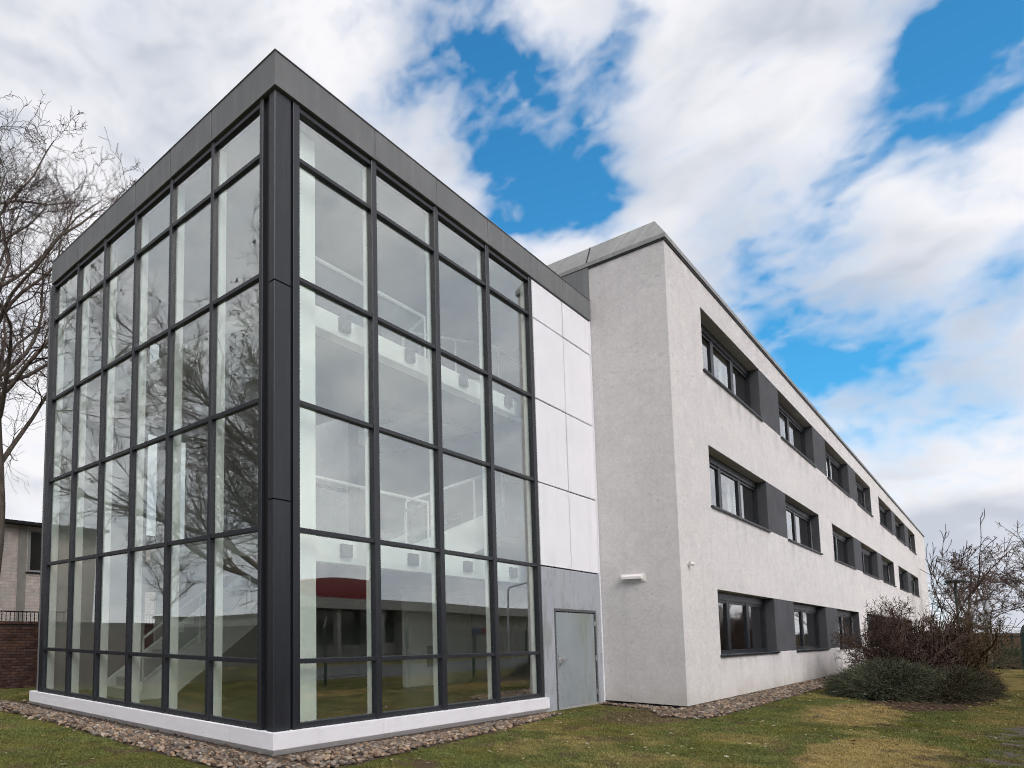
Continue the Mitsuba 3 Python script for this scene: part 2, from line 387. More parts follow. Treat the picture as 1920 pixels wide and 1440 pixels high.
# ------------------------------------------------------------------ ground
def sheet(poly, z):
    if hasattr(poly, 'geoms'):
        m = MB()
        for g in poly.geoms: m.add(*sheet(g, z))
        return m.mesh()
    m = trimesh.creation.triangulate_polygon(poly, engine='earcut')
    v = np.column_stack([m[0], np.full(len(m[0]), z)])
    f = np.asarray(m[1])
    n = np.cross(v[f[:, 1]] - v[f[:, 0]], v[f[:, 2]] - v[f[:, 0]])[:, 2]
    f[n < 0] = f[n < 0][:, ::-1]
    return v, f


def biggest(g):
    return max(g.geoms, key=lambda q: q.area) if hasattr(g, 'geoms') else g


def wobble(pts, amp, step, seed):
    r = np.random.default_rng(seed)
    line = sg.LineString(pts + [pts[0]])
    n = max(int(line.length / step), 8)
    return sg.Polygon([(p.x + r.normal() * amp, p.y + r.normal() * amp) for p in (line.interpolate(i / n, normalized=True) for i in range(n))]).buffer(0)


struct('lawn', MB().quad((-300, -300, 0), (300, -300, 0), (300, 300, 0), (-300, 300, 0)), 'mat_turf', 'patchy winter lawn around the building')
gravel_poly = shapely.union_all([sg.Polygon([(-1.02, -1.05), (0.1, -1.0), (2.4, -0.84), (5.8, -0.58), (7.45, -0.36), (7.45, 0.4), (0.2, 0.4), (0.2, 7.2), (-0.1, 8.6), (-0.8, 8.6), (-0.85, 4), (-1.0, 1.7)]),
                                 sg.Polygon([(8.4, -1.75), (8.6, -2.25), (9.3, -2.42), (11.5, -2.44), (60, -2.5), (60, -1.5), (10.2, -1.5), (10.2, -0.1), (9.9, -0.1), (9.6, -1.2)])])
struct('gravel_bed', sheet(gravel_poly, 0.004), 'mat_gravel_soil', 'dark soil bed under the pebbles along the walls')
path_poly = wobble([(12.6, -6.25), (10.6, -5.86), (9.0, -5.95), (6.2, -5.86), (3, -5.85), (-4, -5.9), (-4, -6.38), (12.0, -6.4)], 0.07, 0.16, 4)
struct('path', sheet(path_poly, 0.004), 'mat_path', 'worn dark earth path at the lower right edge')
bed_poly = wobble([(20.8, -2.52), (16.6, -3.45), (13.5, -4.6), (14.3, -5.2), (16.8, -5.75), (25, -5.85), (37, -5.7), (44, -5.4), (44, -2.5)], 0.10, 0.5, 5)
struct('planting_bed', sheet(bed_poly, 0.008), 'mat_mulch', 'dark leaf mulch under the shrubs')
struct('road', MB().quad((-300, -13.5, 0.004), (300, -13.5, 0.004), (300, -8.2, 0.004), (-300, -8.2, 0.004)), 'mat_asphalt', 'asphalt street beyond the mesh fence')
struct('forecourt', MB().quad((-15.9, -8.0, 0.004), (-13.2, -8.0, 0.004), (-13.2, 40, 0.004), (-15.9, 40, 0.004)), 'mat_concrete', 'concrete walkway beside the low western building')

# pebbles
rng = np.random.default_rng(7)


def scatter(poly, n, rng):
    x0, y0, x1, y1 = poly.bounds
    out = np.zeros((0, 2))
    while len(out) < n:
        p = rng.uniform((x0, y0), (x1, y1), (n * 3, 2))
        out = np.vstack([out, p[shapely.contains_xy(poly, p[:, 0], p[:, 1])]])
    return out[:n]


def pebbles(poly, density, sub, rng, size=(0.019, 0.042)):
    n = int(poly.area * density)
    xy = scatter(poly, n, rng)
    ico = trimesh.creation.icosphere(subdivisions=sub)
    V, F = np.array(ico.vertices), np.array(ico.faces)
    B = len(xy)
    s = rng.uniform(*size, B)[:, None] * np.stack([rng.uniform(0.9, 1.5, B), rng.uniform(0.7, 1.05, B), rng.uniform(0.45, 0.75, B)], 1)
    lump = 1 + 0.22 * (meshkit.noise(V[None] * 1.7 + rng.uniform(0, 50, (B, 1, 3))) - 0.5)
    v = V[None] * lump[..., None] * s[:, None]
    a, t1, t2 = rng.uniform(0, 6.28, B), rng.normal(0, 0.3, B), rng.normal(0, 0.3, B)
    ca, sa = np.cos(a)[:, None], np.sin(a)[:, None]
    x, y, z = v[..., 0], v[..., 1], v[..., 2]
    y, z = y * np.cos(t1)[:, None] - z * np.sin(t1)[:, None], y * np.sin(t1)[:, None] + z * np.cos(t1)[:, None]
    x, z = x * np.cos(t2)[:, None] - z * np.sin(t2)[:, None], x * np.sin(t2)[:, None] + z * np.cos(t2)[:, None]
    x, y = x * ca - y * sa, x * sa + y * ca
    near = np.where(xy[:, 0] < 7.6, np.minimum(np.abs(np.where(xy[:, 0] < 0, xy[:, 0], xy[:, 1])), 1), 1)
    lift = rng.uniform(0.0, 0.035, B) * np.clip(near / 0.5, 0, 1) - 0.035 * np.clip(1 - near / 0.4, 0, 1)
    v = np.stack([x + xy[:, :1], y + xy[:, 1:], z + (0.006 + lift)[:, None]], -1)
    pal = np.array([[.30, .235, .19], [.37, .31, .255], [.21, .165, .14], [.43, .385, .33], [.26, .24, .22], [.34, .24, .17], [.17, .15, .14], [.40, .30, .21]])
    c = pal[rng.integers(0, len(pal), B)] * rng.uniform(0.28, 1.0, (B, 1)) * np.array([1.0, .97, .93])
    f = (F[None] + (np.arange(B) * len(V))[:, None, None]).reshape(-1, 3)
    return v.reshape(-1, 3), f, np.repeat(c, len(V), 0)


gp = gravel_poly.buffer(-0.02)
parts = [pebbles(gp.intersection(sg.box(-1.2, -1.3, 8, 3.5)), 500, 1, rng), pebbles(gp.intersection(sg.box(-1.2, 3.5, 0.2, 8.6)), 400, 1, rng),
         pebbles(gp.intersection(sg.box(8, -3, 18, 0)), 430, 1, rng), pebbles(gp.intersection(sg.box(18, -3, 34, 0)), 220, 0, rng, (0.03, 0.06)),
         pebbles(sg.box(-1.02, 2.5, -0.84, 8.2), 60, 1, rng)]
mb = MB()
for v, f, c in parts: mb.add(v, f, c)
k = obj('pebbles', mb, 'mat_vertex', smooth=True)
tag(k, 'loose brown and grey pebbles along the base of the walls', 'gravel', kind='stuff')

# fallen leaves and litter on the lawn and mulch


def leaves(n, poly, rng, z, size, pal):
    xy = scatter(poly, n, rng)
    m = MB()
    for x, y in xy:
        a, s = rng.uniform(0, 6.28), rng.uniform(*size)
        u = np.array([math.cos(a), math.sin(a), rng.normal(0, .25)]) * s
        w = np.array([-math.sin(a), math.cos(a), rng.normal(0, .25)]) * s * 0.55
        o = np.array([x, y, z + rng.uniform(0.0, 0.02)])
        m.add([o - u, o + w * .9, o + u, o - w * .9, o + [0, 0, .25 * s]], [[0, 4, 1], [1, 4, 2], [2, 4, 3], [3, 4, 0]], np.array(pal[rng.integers(0, len(pal))]) * rng.uniform(.6, 1.1))
    return m


lawn_poly = sg.box(-4.5, -6.4, 22, 0.5).difference(gravel_poly.buffer(0.03)).difference(sg.box(-0.9, -0.4, 30, 9)).difference(path_poly).difference(bed_poly)
left_poly = sg.Polygon([(-4.5, 0.5), (-1.05, 0.5), (-0.9, 8.6), (2.6, 8.6), (2.6, 11.2), (-4.5, 11.2)])
k = obj('fallen_leaves', leaves(1100, shapely.union_all([lawn_poly, left_poly]), rng, 0.026, (0.018, 0.042), [(.33, .27, .17), (.22, .15, .08), (.42, .38, .28), (.16, .10, .06)]), 'mat_vertex')
tag(k, 'pale dead leaves scattered over the lawn', 'leaves', kind='stuff')
k = obj('leaf_litter', leaves(2600, bed_poly.intersection(sg.box(12, -6.5, 34, -2)), rng, 0.014, (0.025, 0.06), [(.10, .065, .045), (.15, .10, .07), (.07, .05, .04), (.22, .16, .11)]), 'mat_vertex')
tag(k, 'brown leaf litter heaped under the shrubs', 'leaves', kind='stuff')


# grass blades in instanced tufts
def tuft(radius, n, seed):
    r = np.random.default_rng(seed)
    a, d = r.uniform(0, 6.28, n), radius * np.sqrt(r.uniform(0, 1, n))
    b = np.stack([d * np.cos(a), d * np.sin(a), np.zeros(n)], 1)
    h = r.uniform(0.014, 0.036, n) * (1 + 0.5 * (meshkit.noise(b * 9 + seed) - 0.3))
    dirv = r.normal(0, 0.65, (n, 3)); dirv[:, 2] = 1
    dirv /= np.linalg.norm(dirv, axis=1, keepdims=True)
    th = r.uniform(0, 6.28, n)
    w = np.stack([np.cos(th), np.sin(th), 0 * th], 1) * r.uniform(0.0018, 0.0038, n)[:, None]
    mid = b + dirv * (h * 0.6)[:, None]
    bend = r.normal(0, 0.010, (n, 3)); bend[:, 2] = -0.002
    tip = b + dirv * h[:, None] + bend
    v = np.stack([b - w, b + w, mid + w * .8, mid - w * .8, tip], 1)
    f = np.array([[0, 1, 2], [0, 2, 3], [3, 2, 4]])
    return v.reshape(-1, 3), (f[None] + (np.arange(n) * 5)[:, None, None]).reshape(-1, 3)


TUFTS = {'big': [], 'small': []}
for i in range(3):
    for size, rad, n in (('big', 0.36, 1500), ('small', 0.14, 230)):
        g = f'tuft_{size}_{"abc"[i]}'
        scene[g] = {'type': 'shapegroup', 'blades': mikit.ply(tuft(rad, n, 40 + i), 'mat_blade')}
        TUFTS[size].append(g)
turf_zone = shapely.union_all([sg.box(-4.5, -6.4, 24, -0.3), sg.box(-4.5, -1, -0.8, 11.2), sg.box(-1, 8.6, 2.6, 11.2)]).difference(gravel_poly.buffer(0.02)).difference(sg.box(-0.5, -0.2, 12, 8.6)).difference(path_poly).difference(bed_poly.buffer(-0.1)).difference(sg.box(10.3, -1.8, 60, 9))
soil_spots = shapely.union_all([sg.Point(0.95, -1.5).buffer(0.2), sg.Point(0.4, -1.62).buffer(0.1)])
turf_zone = turf_zone.difference(soil_spots)
inner = turf_zone.buffer(-0.33)
n_grass = 0


def put_tuft(x, y, size, rng):
    global n_grass
    n_grass += 1
    g = TUFTS[size][rng.integers(0, 3)]
    scene[f'grass__{n_grass:03d}'] = {'type': 'instance', 'g': {'type': 'ref', 'id': g}, 'to_world': T().translate([float(x), float(y), 0.0]).rotate([0, 0, 1], float(rng.uniform(0, 360))).scale([1, 1, float(rng.uniform(.55, 1.75))])}


covered = []
for gx in np.arange(-4.5, 24, 0.5):
    for gy in np.arange(-6.4, 11.2, 0.5):
        x, y = gx + rng.uniform(-.08, .08), gy + rng.uniform(-.08, .08)
        if shapely.contains_xy(inner, x, y):
            put_tuft(x, y, 'big', rng); covered.append(sg.Point(x, y).buffer(0.3))
rest = turf_zone.buffer(-0.10).difference(shapely.union_all(covered))
for gx in np.arange(-4.5, 24, 0.2):
    for gy in np.arange(-6.4, 11.2, 0.2):
        x, y = gx + rng.uniform(-.04, .04), gy + rng.uniform(-.04, .04)
        if shapely.contains_xy(rest, x, y):
            put_tuft(x, y, 'small', rng)
edge = shapely.union_all([path_poly.boundary.buffer(0.10), path_poly.buffer(-0.02).intersection(sg.box(4, -6.4, 13, -5.8)), bed_poly.boundary.buffer(0.12)]).intersection(sg.box(4, -6.4, 24, -2))
for x, y in scatter(edge, 170, rng): put_tuft(x, y, 'small', rng)
tag('grass', 'short mossy grass with straw-coloured patches', 'grass', kind='stuff')

# ------------------------------------------------------------------ glazed stair tower
tower = thing('stair_tower', 'glazed stair tower with dark grid frame and grey roof band', 'building')
ML = [0.279 + 1.1112 * i for i in range(7)]           # mullions of the left face (y)
MR = [0.427 + 1.7507 * i for i in range(5)]           # mullions of the right face (x)
TZ = [8.255, 6.486, 4.715, 2.945, 1.179]
ZB, ZT, TOP = 0.30, 9.08, 9.58
END_Y, END_X = 7.12, 7.50
PD = 0.062                                             # panes behind the frame's face
rp = np.random.default_rng(77)


def pane_mesh(axis, a0, a1, z0, z1):
    """one pane, set a hair out of true and faintly bowed as real double glazing is"""
    n = 9
    u, w = np.meshgrid(np.linspace(0, 1, n), np.linspace(0, 1, n))
    c = rp.normal(0, 0.0016, 4)
    off = c[0] * (1 - u) * (1 - w) + c[1] * u * (1 - w) + c[2] * u * w + c[3] * (1 - u) * w + abs(rp.normal(0, 0.0006)) * 16 * u * (1 - u) * w * (1 - w)
    along, up, dep = a0 + (a1 - a0) * u, z0 + (z1 - z0) * w, PD + off
    v = np.stack([dep, along, up] if axis == 1 else [along, dep, up], -1).reshape(-1, 3)
    i, j = np.meshgrid(np.arange(n - 1), np.arange(n - 1))
    q = (i + n * j).ravel()
    f = np.vstack([np.stack([q, q + 1, q + n + 1], 1), np.stack([q, q + n + 1, q + n], 1)])
    return v, (f[:, ::-1] if axis == 1 else f)


for i, y in enumerate(ML):
    w = 0.036
    obj('mullion', MB().cbox(0.0, 0.10, y - w, y + (w if i < 6 else 0.16), ZB - 0.02, ZT, 0.005), 'mat_anthracite', tower)
    obj('inner_mullion', MB().box(0.103, 0.26, y - 0.034, y + 0.034, ZB, 9.0), 'mat_inner_white', tower)
for i, x in enumerate(MR):
    w = 0.064
    obj('mullion', MB().cbox(x - w, x + w, 0.0, 0.10, ZB - 0.02, ZT, 0.005), 'mat_anthracite', tower)
    obj('inner_mullion', MB().box(x - 0.062, x + 0.062, 0.103, 0.185, ZB, 9.0), 'mat_inner_white', tower)
ROWS = [ZB] + TZ[::-1] + [9.0]
for bay in range(6):
    y0, y1 = ML[bay] + 0.036, ML[bay + 1] - 0.036
    for z in TZ:
        obj('transom', MB().cbox(0.012, 0.092, y0, y1, z - 0.032, z + 0.032, 0.004), 'mat_anthracite', tower)
    obj('sill_rail', MB().cbox(0.012, 0.092, y0, y1, ZB - 0.02, ZB + 0.075, 0.004), 'mat_anthracite', tower)
    obj('head_rail', MB().cbox(0.012, 0.092, y0, y1, 8.975, 9.045, 0.004), 'mat_anthracite', tower)
    for r in range(6):
        lo = ROWS[r] + (0.075 if r == 0 else 0.032); hi = ROWS[r + 1] - (0.025 if r == 5 else 0.032)
        obj('pane', pane_mesh(1, y0, y1, lo, hi), 'mat_glass', tower, smooth=True)
for bay in range(4):
    x0, x1 = MR[bay] + 0.064, MR[bay + 1] - 0.064
    for z in TZ:
        obj('transom', MB().cbox(x0, x1, 0.012, 0.092, z - 0.032, z + 0.032, 0.004), 'mat_anthracite', tower)
    obj('sill_rail', MB().cbox(x0, x1, 0.012, 0.092, ZB - 0.02, ZB + 0.075, 0.004), 'mat_anthracite', tower)
    obj('head_rail', MB().cbox(x0, x1, 0.012, 0.092, 8.975, 9.045, 0.004), 'mat_anthracite', tower)
    for r in range(6):
        lo = ROWS[r] + (0.075 if r == 0 else 0.032); hi = ROWS[r + 1] - (0.025 if r == 5 else 0.032)
        obj('pane', pane_mesh(0, x0, x1, lo, hi), 'mat_glass', tower, smooth=True)
# corner post in three lengths, a dark shadow gap either side
obj('shadow_gap', MB().box(0.06, 0.36, 0.06, 0.24, ZB, 9.05), 'mat_black', tower)
for a, b in ((ZB - 0.02, 3.30), (3.308, 6.30), (6.308, 9.06)):
    obj('corner_post', MB().cbox(0.012, 0.325, 0.012, 0.135, a, b, 0.008), 'mat_anthracite', tower, label='broad dark metal corner post of the glazing')
# roof band
fj = 0.010
edges = [0.0, 2.178, MR[2], MR[3], MR[4] + 0.02, 8.955, 10.485]
for i in range(6):
    a, b = edges[i] + (fj if i else -0.03), edges[i + 1] - fj
    m = MB()
    if i == 0:
        m.prism(sg.Polygon([(-0.03, -0.03), (b, -0.03), (b, 0.07), (0.07, 0.07)]), 2, ZT, TOP)
    else:
        m.cbox(a, b, -0.03 - 0.002 * (i % 2), 0.07, ZT, TOP, 0.006)
    obj('roof_band_panel', m, 'mat_zinc', tower)
edges = [0.0] + [y for y in ML[1:6]] + [END_Y - 0.08]
for i in range(6):
    a, b = edges[i] + fj, edges[i + 1] - fj
    m = MB()
    if i == 0:
        m.prism(sg.Polygon([(-0.03, -0.03), (0.07, 0.07), (0.07, b), (-0.03, b)]), 2, ZT, TOP)
    else:
        m.cbox(-0.03 - 0.002 * (i % 2), 0.07, a, b, ZT, TOP, 0.006)
    obj('roof_band_panel', m, 'mat_zinc', tower)
m = MB().box(0.072, 10.48, 0.072, END_Y - 0.02, 9.40, 9.52)
obj('roof', m, 'mat_zinc', tower)
obj('roof_edge_trim', MB().box(-0.042, 10.48, -0.042, 0.075, TOP + 0.002, TOP + 0.014).box(-0.042, 0.075, 0.077, END_Y - 0.07, TOP + 0.002, TOP + 0.014), 'mat_zinc', tower)
obj('band_backing', MB().box(0.075, 10.48, 0.078, 0.10, 9.05, 9.39).box(0.075, 0.10, 0.105, END_Y - 0.1, 9.05, 9.39), 'mat_black', tower)
# white plinth with chamfered underside
PO = 0.065


def plinth_mesh(axis, a, b, mitre_a):
    prof = [(-PO, ZB - 0.005), (0.15, ZB - 0.005), (0.15, -0.03), (0.035, -0.03), (-PO, 0.088)]
    v = []
    for t, mit in ((a, mitre_a), (b, False)):
        for o, z in prof:
            s = o if mit else t
            v.append((s, o, z) if axis == 0 else (o, s, z))
    n = len(prof); f = []
    for i in range(n):
        j = (i + 1) % n
        f += [[i, j, n + j], [i, n + j, n + i]]
    f += [[0, i + 1, i] for i in range(1, n - 1)] + [[n, n + i, n + i + 1] for i in range(1, n - 1)]
    return MB().add(v, np.array(f) if axis == 0 else np.array(f)[:, ::-1])


for axis, cuts in ((0, [0, 2.178, 7.56]), (1, [0, 1.39, 7.38])):
    for i in range(2):
        obj('plinth_panel', plinth_mesh(axis, cuts[i] + 0.003, cuts[i + 1] - 0.003, i == 0), 'mat_panel_white', tower, label='white plinth strip with chamfered underside' if i == 0 and axis == 0 else None)
obj('plinth_core', MB().box(0.16, 7.4, 0.16, 7.3, 0.0, 0.262), 'mat_inner_dark', tower)
obj('end_wall', MB().prism(sg.box(0.02, 0.0, 10.4, 9.06).difference(shapely.union_all([sg.box(2.55, 3.2, 2.85, 8.6), sg.box(3.35, 3.2, 3.7, 8.6), sg.box(2.55, 0.6, 2.85, 2.5), sg.box(6.6, 3.3, 10.0, 8.7)])), 1, END_Y - 0.04, END_Y + 0.02), 'mat_inner_wall', tower)
rear = obj('rear_window', MB().quad((6.6, END_Y - .01, 3.3), (10, END_Y - .01, 3.3), (10, END_Y - .01, 8.7), (6.6, END_Y - .01, 8.7)), 'mat_rail_glass', tower)
obj('frame', MB().box(6.6, 10, END_Y - .03, END_Y + .01, 5.9, 6.0).box(8.27, 8.33, END_Y - .03, END_Y + .01, 3.3, 5.9).box(8.27, 8.33, END_Y - .03, END_Y + .01, 6.0, 8.7), 'mat_anthracite', rear)
for xa, xb, za, zb in ((2.55, 2.85, 3.2, 8.6), (3.35, 3.7, 3.2, 8.6), (2.55, 2.85, 0.6, 2.5)): obj('rear_window', MB().quad((xa, END_Y - .01, za), (xb, END_Y - .01, za), (xb, END_Y - .01, zb), (xa, END_Y - .01, zb)), 'mat_rail_glass', tower)
obj('end_trim', MB().cbox(0.0, 0.16, END_Y - 0.005, END_Y + 0.06, 0.31, 9.06, 0.004), 'mat_zinc', tower)

# link beside the main building: white cladding panels, steel door
px = [7.505, 8.955, 10.425]; pz = [2.955, 4.69, 6.47, 8.22, 9.07]
for i in range(2):
    for j in range(4):
        obj('cladding_panel', MB().cbox(px[i] + (0.008 if i == 0 else 0.017), px[i + 1] - (0.017 if i == 0 else 0.008), -0.004 + 0.003 * ((i + j) % 2), 0.022, pz[j] + 0.013, pz[j + 1] - 0.013, 0.003), 'mat_panel_white', tower, label='flat white cladding panel beside the glazing' if i + j == 0 else None)
obj('cladding_backing', MB().box(7.5, 10.47, 0.05, 0.09, 0.0, 9.05), 'mat_black', tower)
obj('cover_strip', MB().cbox(10.43, 10.475, -0.015, 0.035, 0.02, 9.07, 0.004), 'mat_panel_white', tower)
sp = sg.box(7.505, 0.0, 10.425, 2.94).difference(sg.box(8.02, -1, 10.13, 2.095))
obj('door_surround', MB().prism(sp, 1, -0.004, 0.03), 'mat_steel', tower, label='blue-grey sheet metal around the steel door')
door = obj('door', MB().cbox(8.10, 10.05, 0.008, 0.036, 0.05, 2.02, 0.004), 'mat_door', tower, label='grey steel door with green algae stains')
obj('frame', MB().box(8.02, 8.08, -0.012, 0.038, 0.0, 2.095).box(10.07, 10.13, -0.012, 0.038, 0.0, 2.095).box(8.08, 10.07, -0.012, 0.038, 2.04, 2.095), 'mat_door_frame', door)
obj('threshold', MB().box(8.08, 10.07, -0.02, 0.038, -0.01, 0.045), 'mat_grey_box', door)
h = MB().cbox(8.17, 8.27, -0.006, 0.004, 0.86, 1.12, 0.003)
obj('handle_plate', h, 'mat_chrome', door)
h = MB().bar((8.22, -0.004, 1.04), (8.22, -0.06, 1.04), 0.014).bar((8.21, -0.06, 1.04), (8.46, -0.06, 1.03), 0.016)
obj('handle', h, 'mat_chrome', door, smooth=40)
obj('keyhole', MB().box(8.205, 8.235, -0.009, -0.007, 0.90, 0.96), 'mat_black', door)
for z in (0.28, 1.02, 1.80):
    obj('hinge', MB().bar((10.045, -0.012, z - 0.06), (10.045, -0.012, z + 0.06), 0.016), 'mat_chrome', door, smooth=40)

# interior of the tower
obj('ground_floor', MB().box(0.10, 10.4, 0.16, 7.05, 0.263, 0.28), 'mat_tile', tower)
obj('ceiling', MB().box(0.17, 10.4, 0.17, 7.05, 9.0, 9.04), 'mat_inner_wall', tower)
obj('inner_back_wall', MB().box(10.36, 10.42, 0.10, 7.05, 0.28, 9.0), 'mat_inner_wall', tower)
obj('lobby_wall', MB().box(7.35, 10.3, 3.2, 3.3, 0.281, 2.6), 'mat_inner_white', tower)
obj('vent_grille', MB().box(8.2, 9.0, 3.17, 3.195, 0.75, 1.25), 'mat_grey_box', tower)
obj('column', MB().cbox(0.60, 1.10, 0.27, 0.52, 0.281, 8.99, 0.01), 'mat_inner_white', tower)
for z0, z1 in ((2.615, 2.985), (6.22, 6.55)):
    obj('floor_beam', MB().box(1.10, 10.35, 0.46, 0.66, z0, z1), 'mat_inner_white', tower)
    for x in MR[1:]:
        o = obj('opener_box', MB().cbox(x - 0.36, x - 0.10, 0.40, 0.455, z0 + 0.10, z0 + 0.30, 0.006), 'mat_opener', tower)
obj('floor_slab', MB().box(0.62, 10.35, 0.66, 3.9, 2.70, 2.98).box(5.0, 10.35, 3.9, 7.04, 2.70, 2.98), 'mat_inner_wall', tower)
obj('floor_slab', MB().box(0.62, 5.0, 0.66, 7.04, 6.26, 6.54).box(5.0, 10.35, 0.66, 1.75, 6.26, 6.54), 'mat_inner_wall', tower)


def flight(x0, z0, x1, z1, y0, y1):
    """stair flight with solid white stringers along x"""
    n = max(int(abs(z1 - z0) / 0.17), 3)
    s = 1 if x1 > x0 else -1
    pts = [(x0, z0)]
    for i in range(n):
        xa, xb = x0 + (x1 - x0) * i / n, x0 + (x1 - x0) * (i + 1) / n
        za = z0 + (z1 - z0) * (i + 1) / n
        pts += [(xa, za), (xb, za)]
    pts += [(x1, z1 - 0.3), (x0 + s * 0.35, z0 - 0.0 if z0 < 0.5 else z0 - 0.1), ]
    m = MB().prism(sg.Polygon(pts).buffer(0), 1, y0 + 0.06, y1 - 0.06)
    k = obj('stair_flight', m, 'mat_inner_wall', tower)
    up, lo = 0.24, -0.55
    poly = sg.Polygon([(x0, z0 + up), (x1, z1 + up), (x1, z1 + lo), (x0 + s * 0.4, z0 + lo + .28), (x0, z0)])
    for y in (y0, y1):
        obj('stringer', MB().prism(poly.buffer(0), 1, y - 0.03, y + 0.03), 'mat_inner_white', k)
    return k


def railing(pts, parent=tower):
    """handrail, posts and glass infill along a polyline of floor points"""
    rail, post, glass = MB(), MB(), MB()
    for a, b in zip(pts[:-1], pts[1:]):
        a, b = np.array(a, float), np.array(b, float)
        L = np.linalg.norm(b - a); n = max(int(round(L / 1.6)), 1)
        rail.bar(a + [0, 0, .98], b + [0, 0, .98], 0.027)
        for i in range(n):
            p, q = a + (b - a) * i / n, a + (b - a) * (i + 1) / n
            post.bar(p, p + [0, 0, .97], 0.02)
            d = (q - p) * 0.06
            glass.quad(p + d + [0, 0, .12], q - d + [0, 0, .12], q - d + [0, 0, .88], p + d + [0, 0, .88])
        post.bar(b, b + [0, 0, .97], 0.02)
    k = obj('handrail', rail, 'mat_rail', parent, smooth=40)
    obj('rail_post', post, 'mat_rail', k, smooth=40)
    obj('infill_pane', glass, 'mat_rail_glass', k)


flight(0.75, 0.28, 4.9, 2.98, 4.55, 5.75)
flight(5.0, 2.98, 9.0, 4.32, 1.55, 2.75)
obj('stair_landing', MB().box(9.0, 10.35, 1.5, 5.9, 3.86, 4.32), 'mat_inner_white', tower)
flight(5.0, 6.54, 9.0, 7.40, 1.55, 2.75)
obj('stair_landing', MB().box(9.0, 10.35, 1.5, 5.9, 7.0, 7.40), 'mat_inner_white', tower)
railing([(1.2, 0.72, 2.985), (4.6, 0.72, 2.985), (5.0, 1.5, 2.985)])
railing([(1.2, 0.72, 6.545), (4.6, 0.72, 6.545), (5.0, 1.5, 6.545)])
railing([(5.1, 1.55, 3.20), (9.0, 1.55, 4.50)]); railing([(9.05, 1.55, 4.32), (10.3, 1.55, 4.32)])
railing([(5.1, 1.55, 6.72), (9.0, 1.55, 7.55)]); railing([(9.05, 1.55, 7.40), (10.3, 1.55, 7.40)])
railing([(0.9, 4.5, 0.45), (4.9, 4.5, 3.1)])

# ------------------------------------------------------------------ office building
office = thing('office_building', 'long three storey office block in pale mottled render', 'building')
X0, X1, Y0, Y1, H = 10.492, 79.0, -1.627, 9.0, 10.46
# (x0, x1, sashes) of the windows per storey, None marks a dark panel between two of them
ROW3 = [(13.05, 18.9, 3), (21.5, 27.35, 2), (30.0, 35.95, 2), (38.25, 43.6, 2), (47.0, 53.4, 2), (55.5, 61.5, 2), (64.0, 69.5, 2)]
ROW2 = [(13.09, 18.98, 3), (21.57, 27.37, 2), (30.28, 36.0, 2), (38.45, 44.5, 2), (46.4, 52.5, 2), (55.1, 61.0, 2), (63.5, 69.5, 2)]
ROW1 = [(13.17, 19.07, 3), (21.75, 27.5, 2), (30.15, 36.0, 2), (38.5, 44.4, 2), (47.0, 53.0, 2), (55.5, 61.5, 2)]
PIERS = {3: [0, 1, 2, 4, 5], 2: [0, 2, 3, 5], 1: [0, 1, 3, 4]}
ZS = {3: (8.09, 9.70), 2: (4.69, 6.20), 1: (1.085, 2.66)}
ROWSW = {3: ROW3, 2: ROW2, 1: ROW1}
face = sg.box(X0, 0.06, X1, H)
holes = []
for st, row in ROWSW.items():
    z0, z1 = ZS[st]
    for x0, x1, n in row: holes.append(sg.box(x0, z0, x1, z1))
    for i in PIERS[st]: holes.append(sg.box(row[i][1] - .01, z0, row[i + 1][0] + .01, z1))
WT = 0.42
obj('facade_wall', MB().prism(face.difference(shapely.union_all(holes)), 1, Y0, Y0 + WT), 'mat_render', office, label='long front wall in pale mottled render')
obj('side_wall', MB().box(X0, X0 + 0.4, Y0 + WT + 0.001, 0.0, 0.06, H).box(X0 + 0.01, X0 + 0.4, 0.002, Y1, 0.06, 9.56), 'mat_render', office, label='narrow pale side wall beside the steel door')
obj('side_wall_upper', MB().box(X0 - 0.03, X0 + 0.38, -0.02, Y1, 9.53, H - 0.02), 'mat_zinc', office)
obj('end_wall', MB().box(X1 - 0.4, X1, Y0 + WT + 0.001, Y1, 0.06, H), 'mat_render', office)
obj('rear_wall', MB().box(X0 + 0.41, X1 - 0.41, Y1 - 0.4, Y1, 0.06, H), 'mat_render', office)
obj('base_strip', MB().box(X0 + 0.03, X1 - 0.03, Y0 + 0.03, Y1 - 0.03, -0.01, 0.058), 'mat_black', office)
for z in (3.2, 6.8): obj('storey_floor', MB().box(X0 + 0.41, X1 - 0.41, Y0 + WT + 0.01, Y1 - 0.41, z, z + 0.3), 'mat_room', office)
obj('ground_floor', MB().box(X0 + 0.41, X1 - 0.41, Y0 + WT + 0.01, Y1 - 0.41, 0.07, 0.3), 'mat_inner_dark', office)
obj('corridor_wall', MB().box(X0 + 0.5, X1 - 0.5, 3.2, 3.3, 0.31, H - 0.3), 'mat_room', office)
for x in np.arange(20.2, 76, 9.0): obj('partition', MB().box(x - .06, x + .06, Y0 + WT + 0.02, 3.19, 0.31, H - 0.3), 'mat_room', office)


def rect_sweep(x0, x1, y0, y1, prof):
    v, f, n = [], [], len(prof)
    for cx, cy, sx, sy in ((x0, y0, -1, -1), (x1, y0, 1, -1), (x1, y1, 1, 1), (x0, y1, -1, 1)):
        v += [(cx + sx * o, cy + sy * o, z) for o, z in prof]
    for c in range(4):
        d = (c + 1) % 4
        for i in range(n):
            j = (i + 1) % n
            f += [[c * n + i, d * n + i, d * n + j], [c * n + i, d * n + j, c * n + j]]
    return np.array(v), np.array(f)


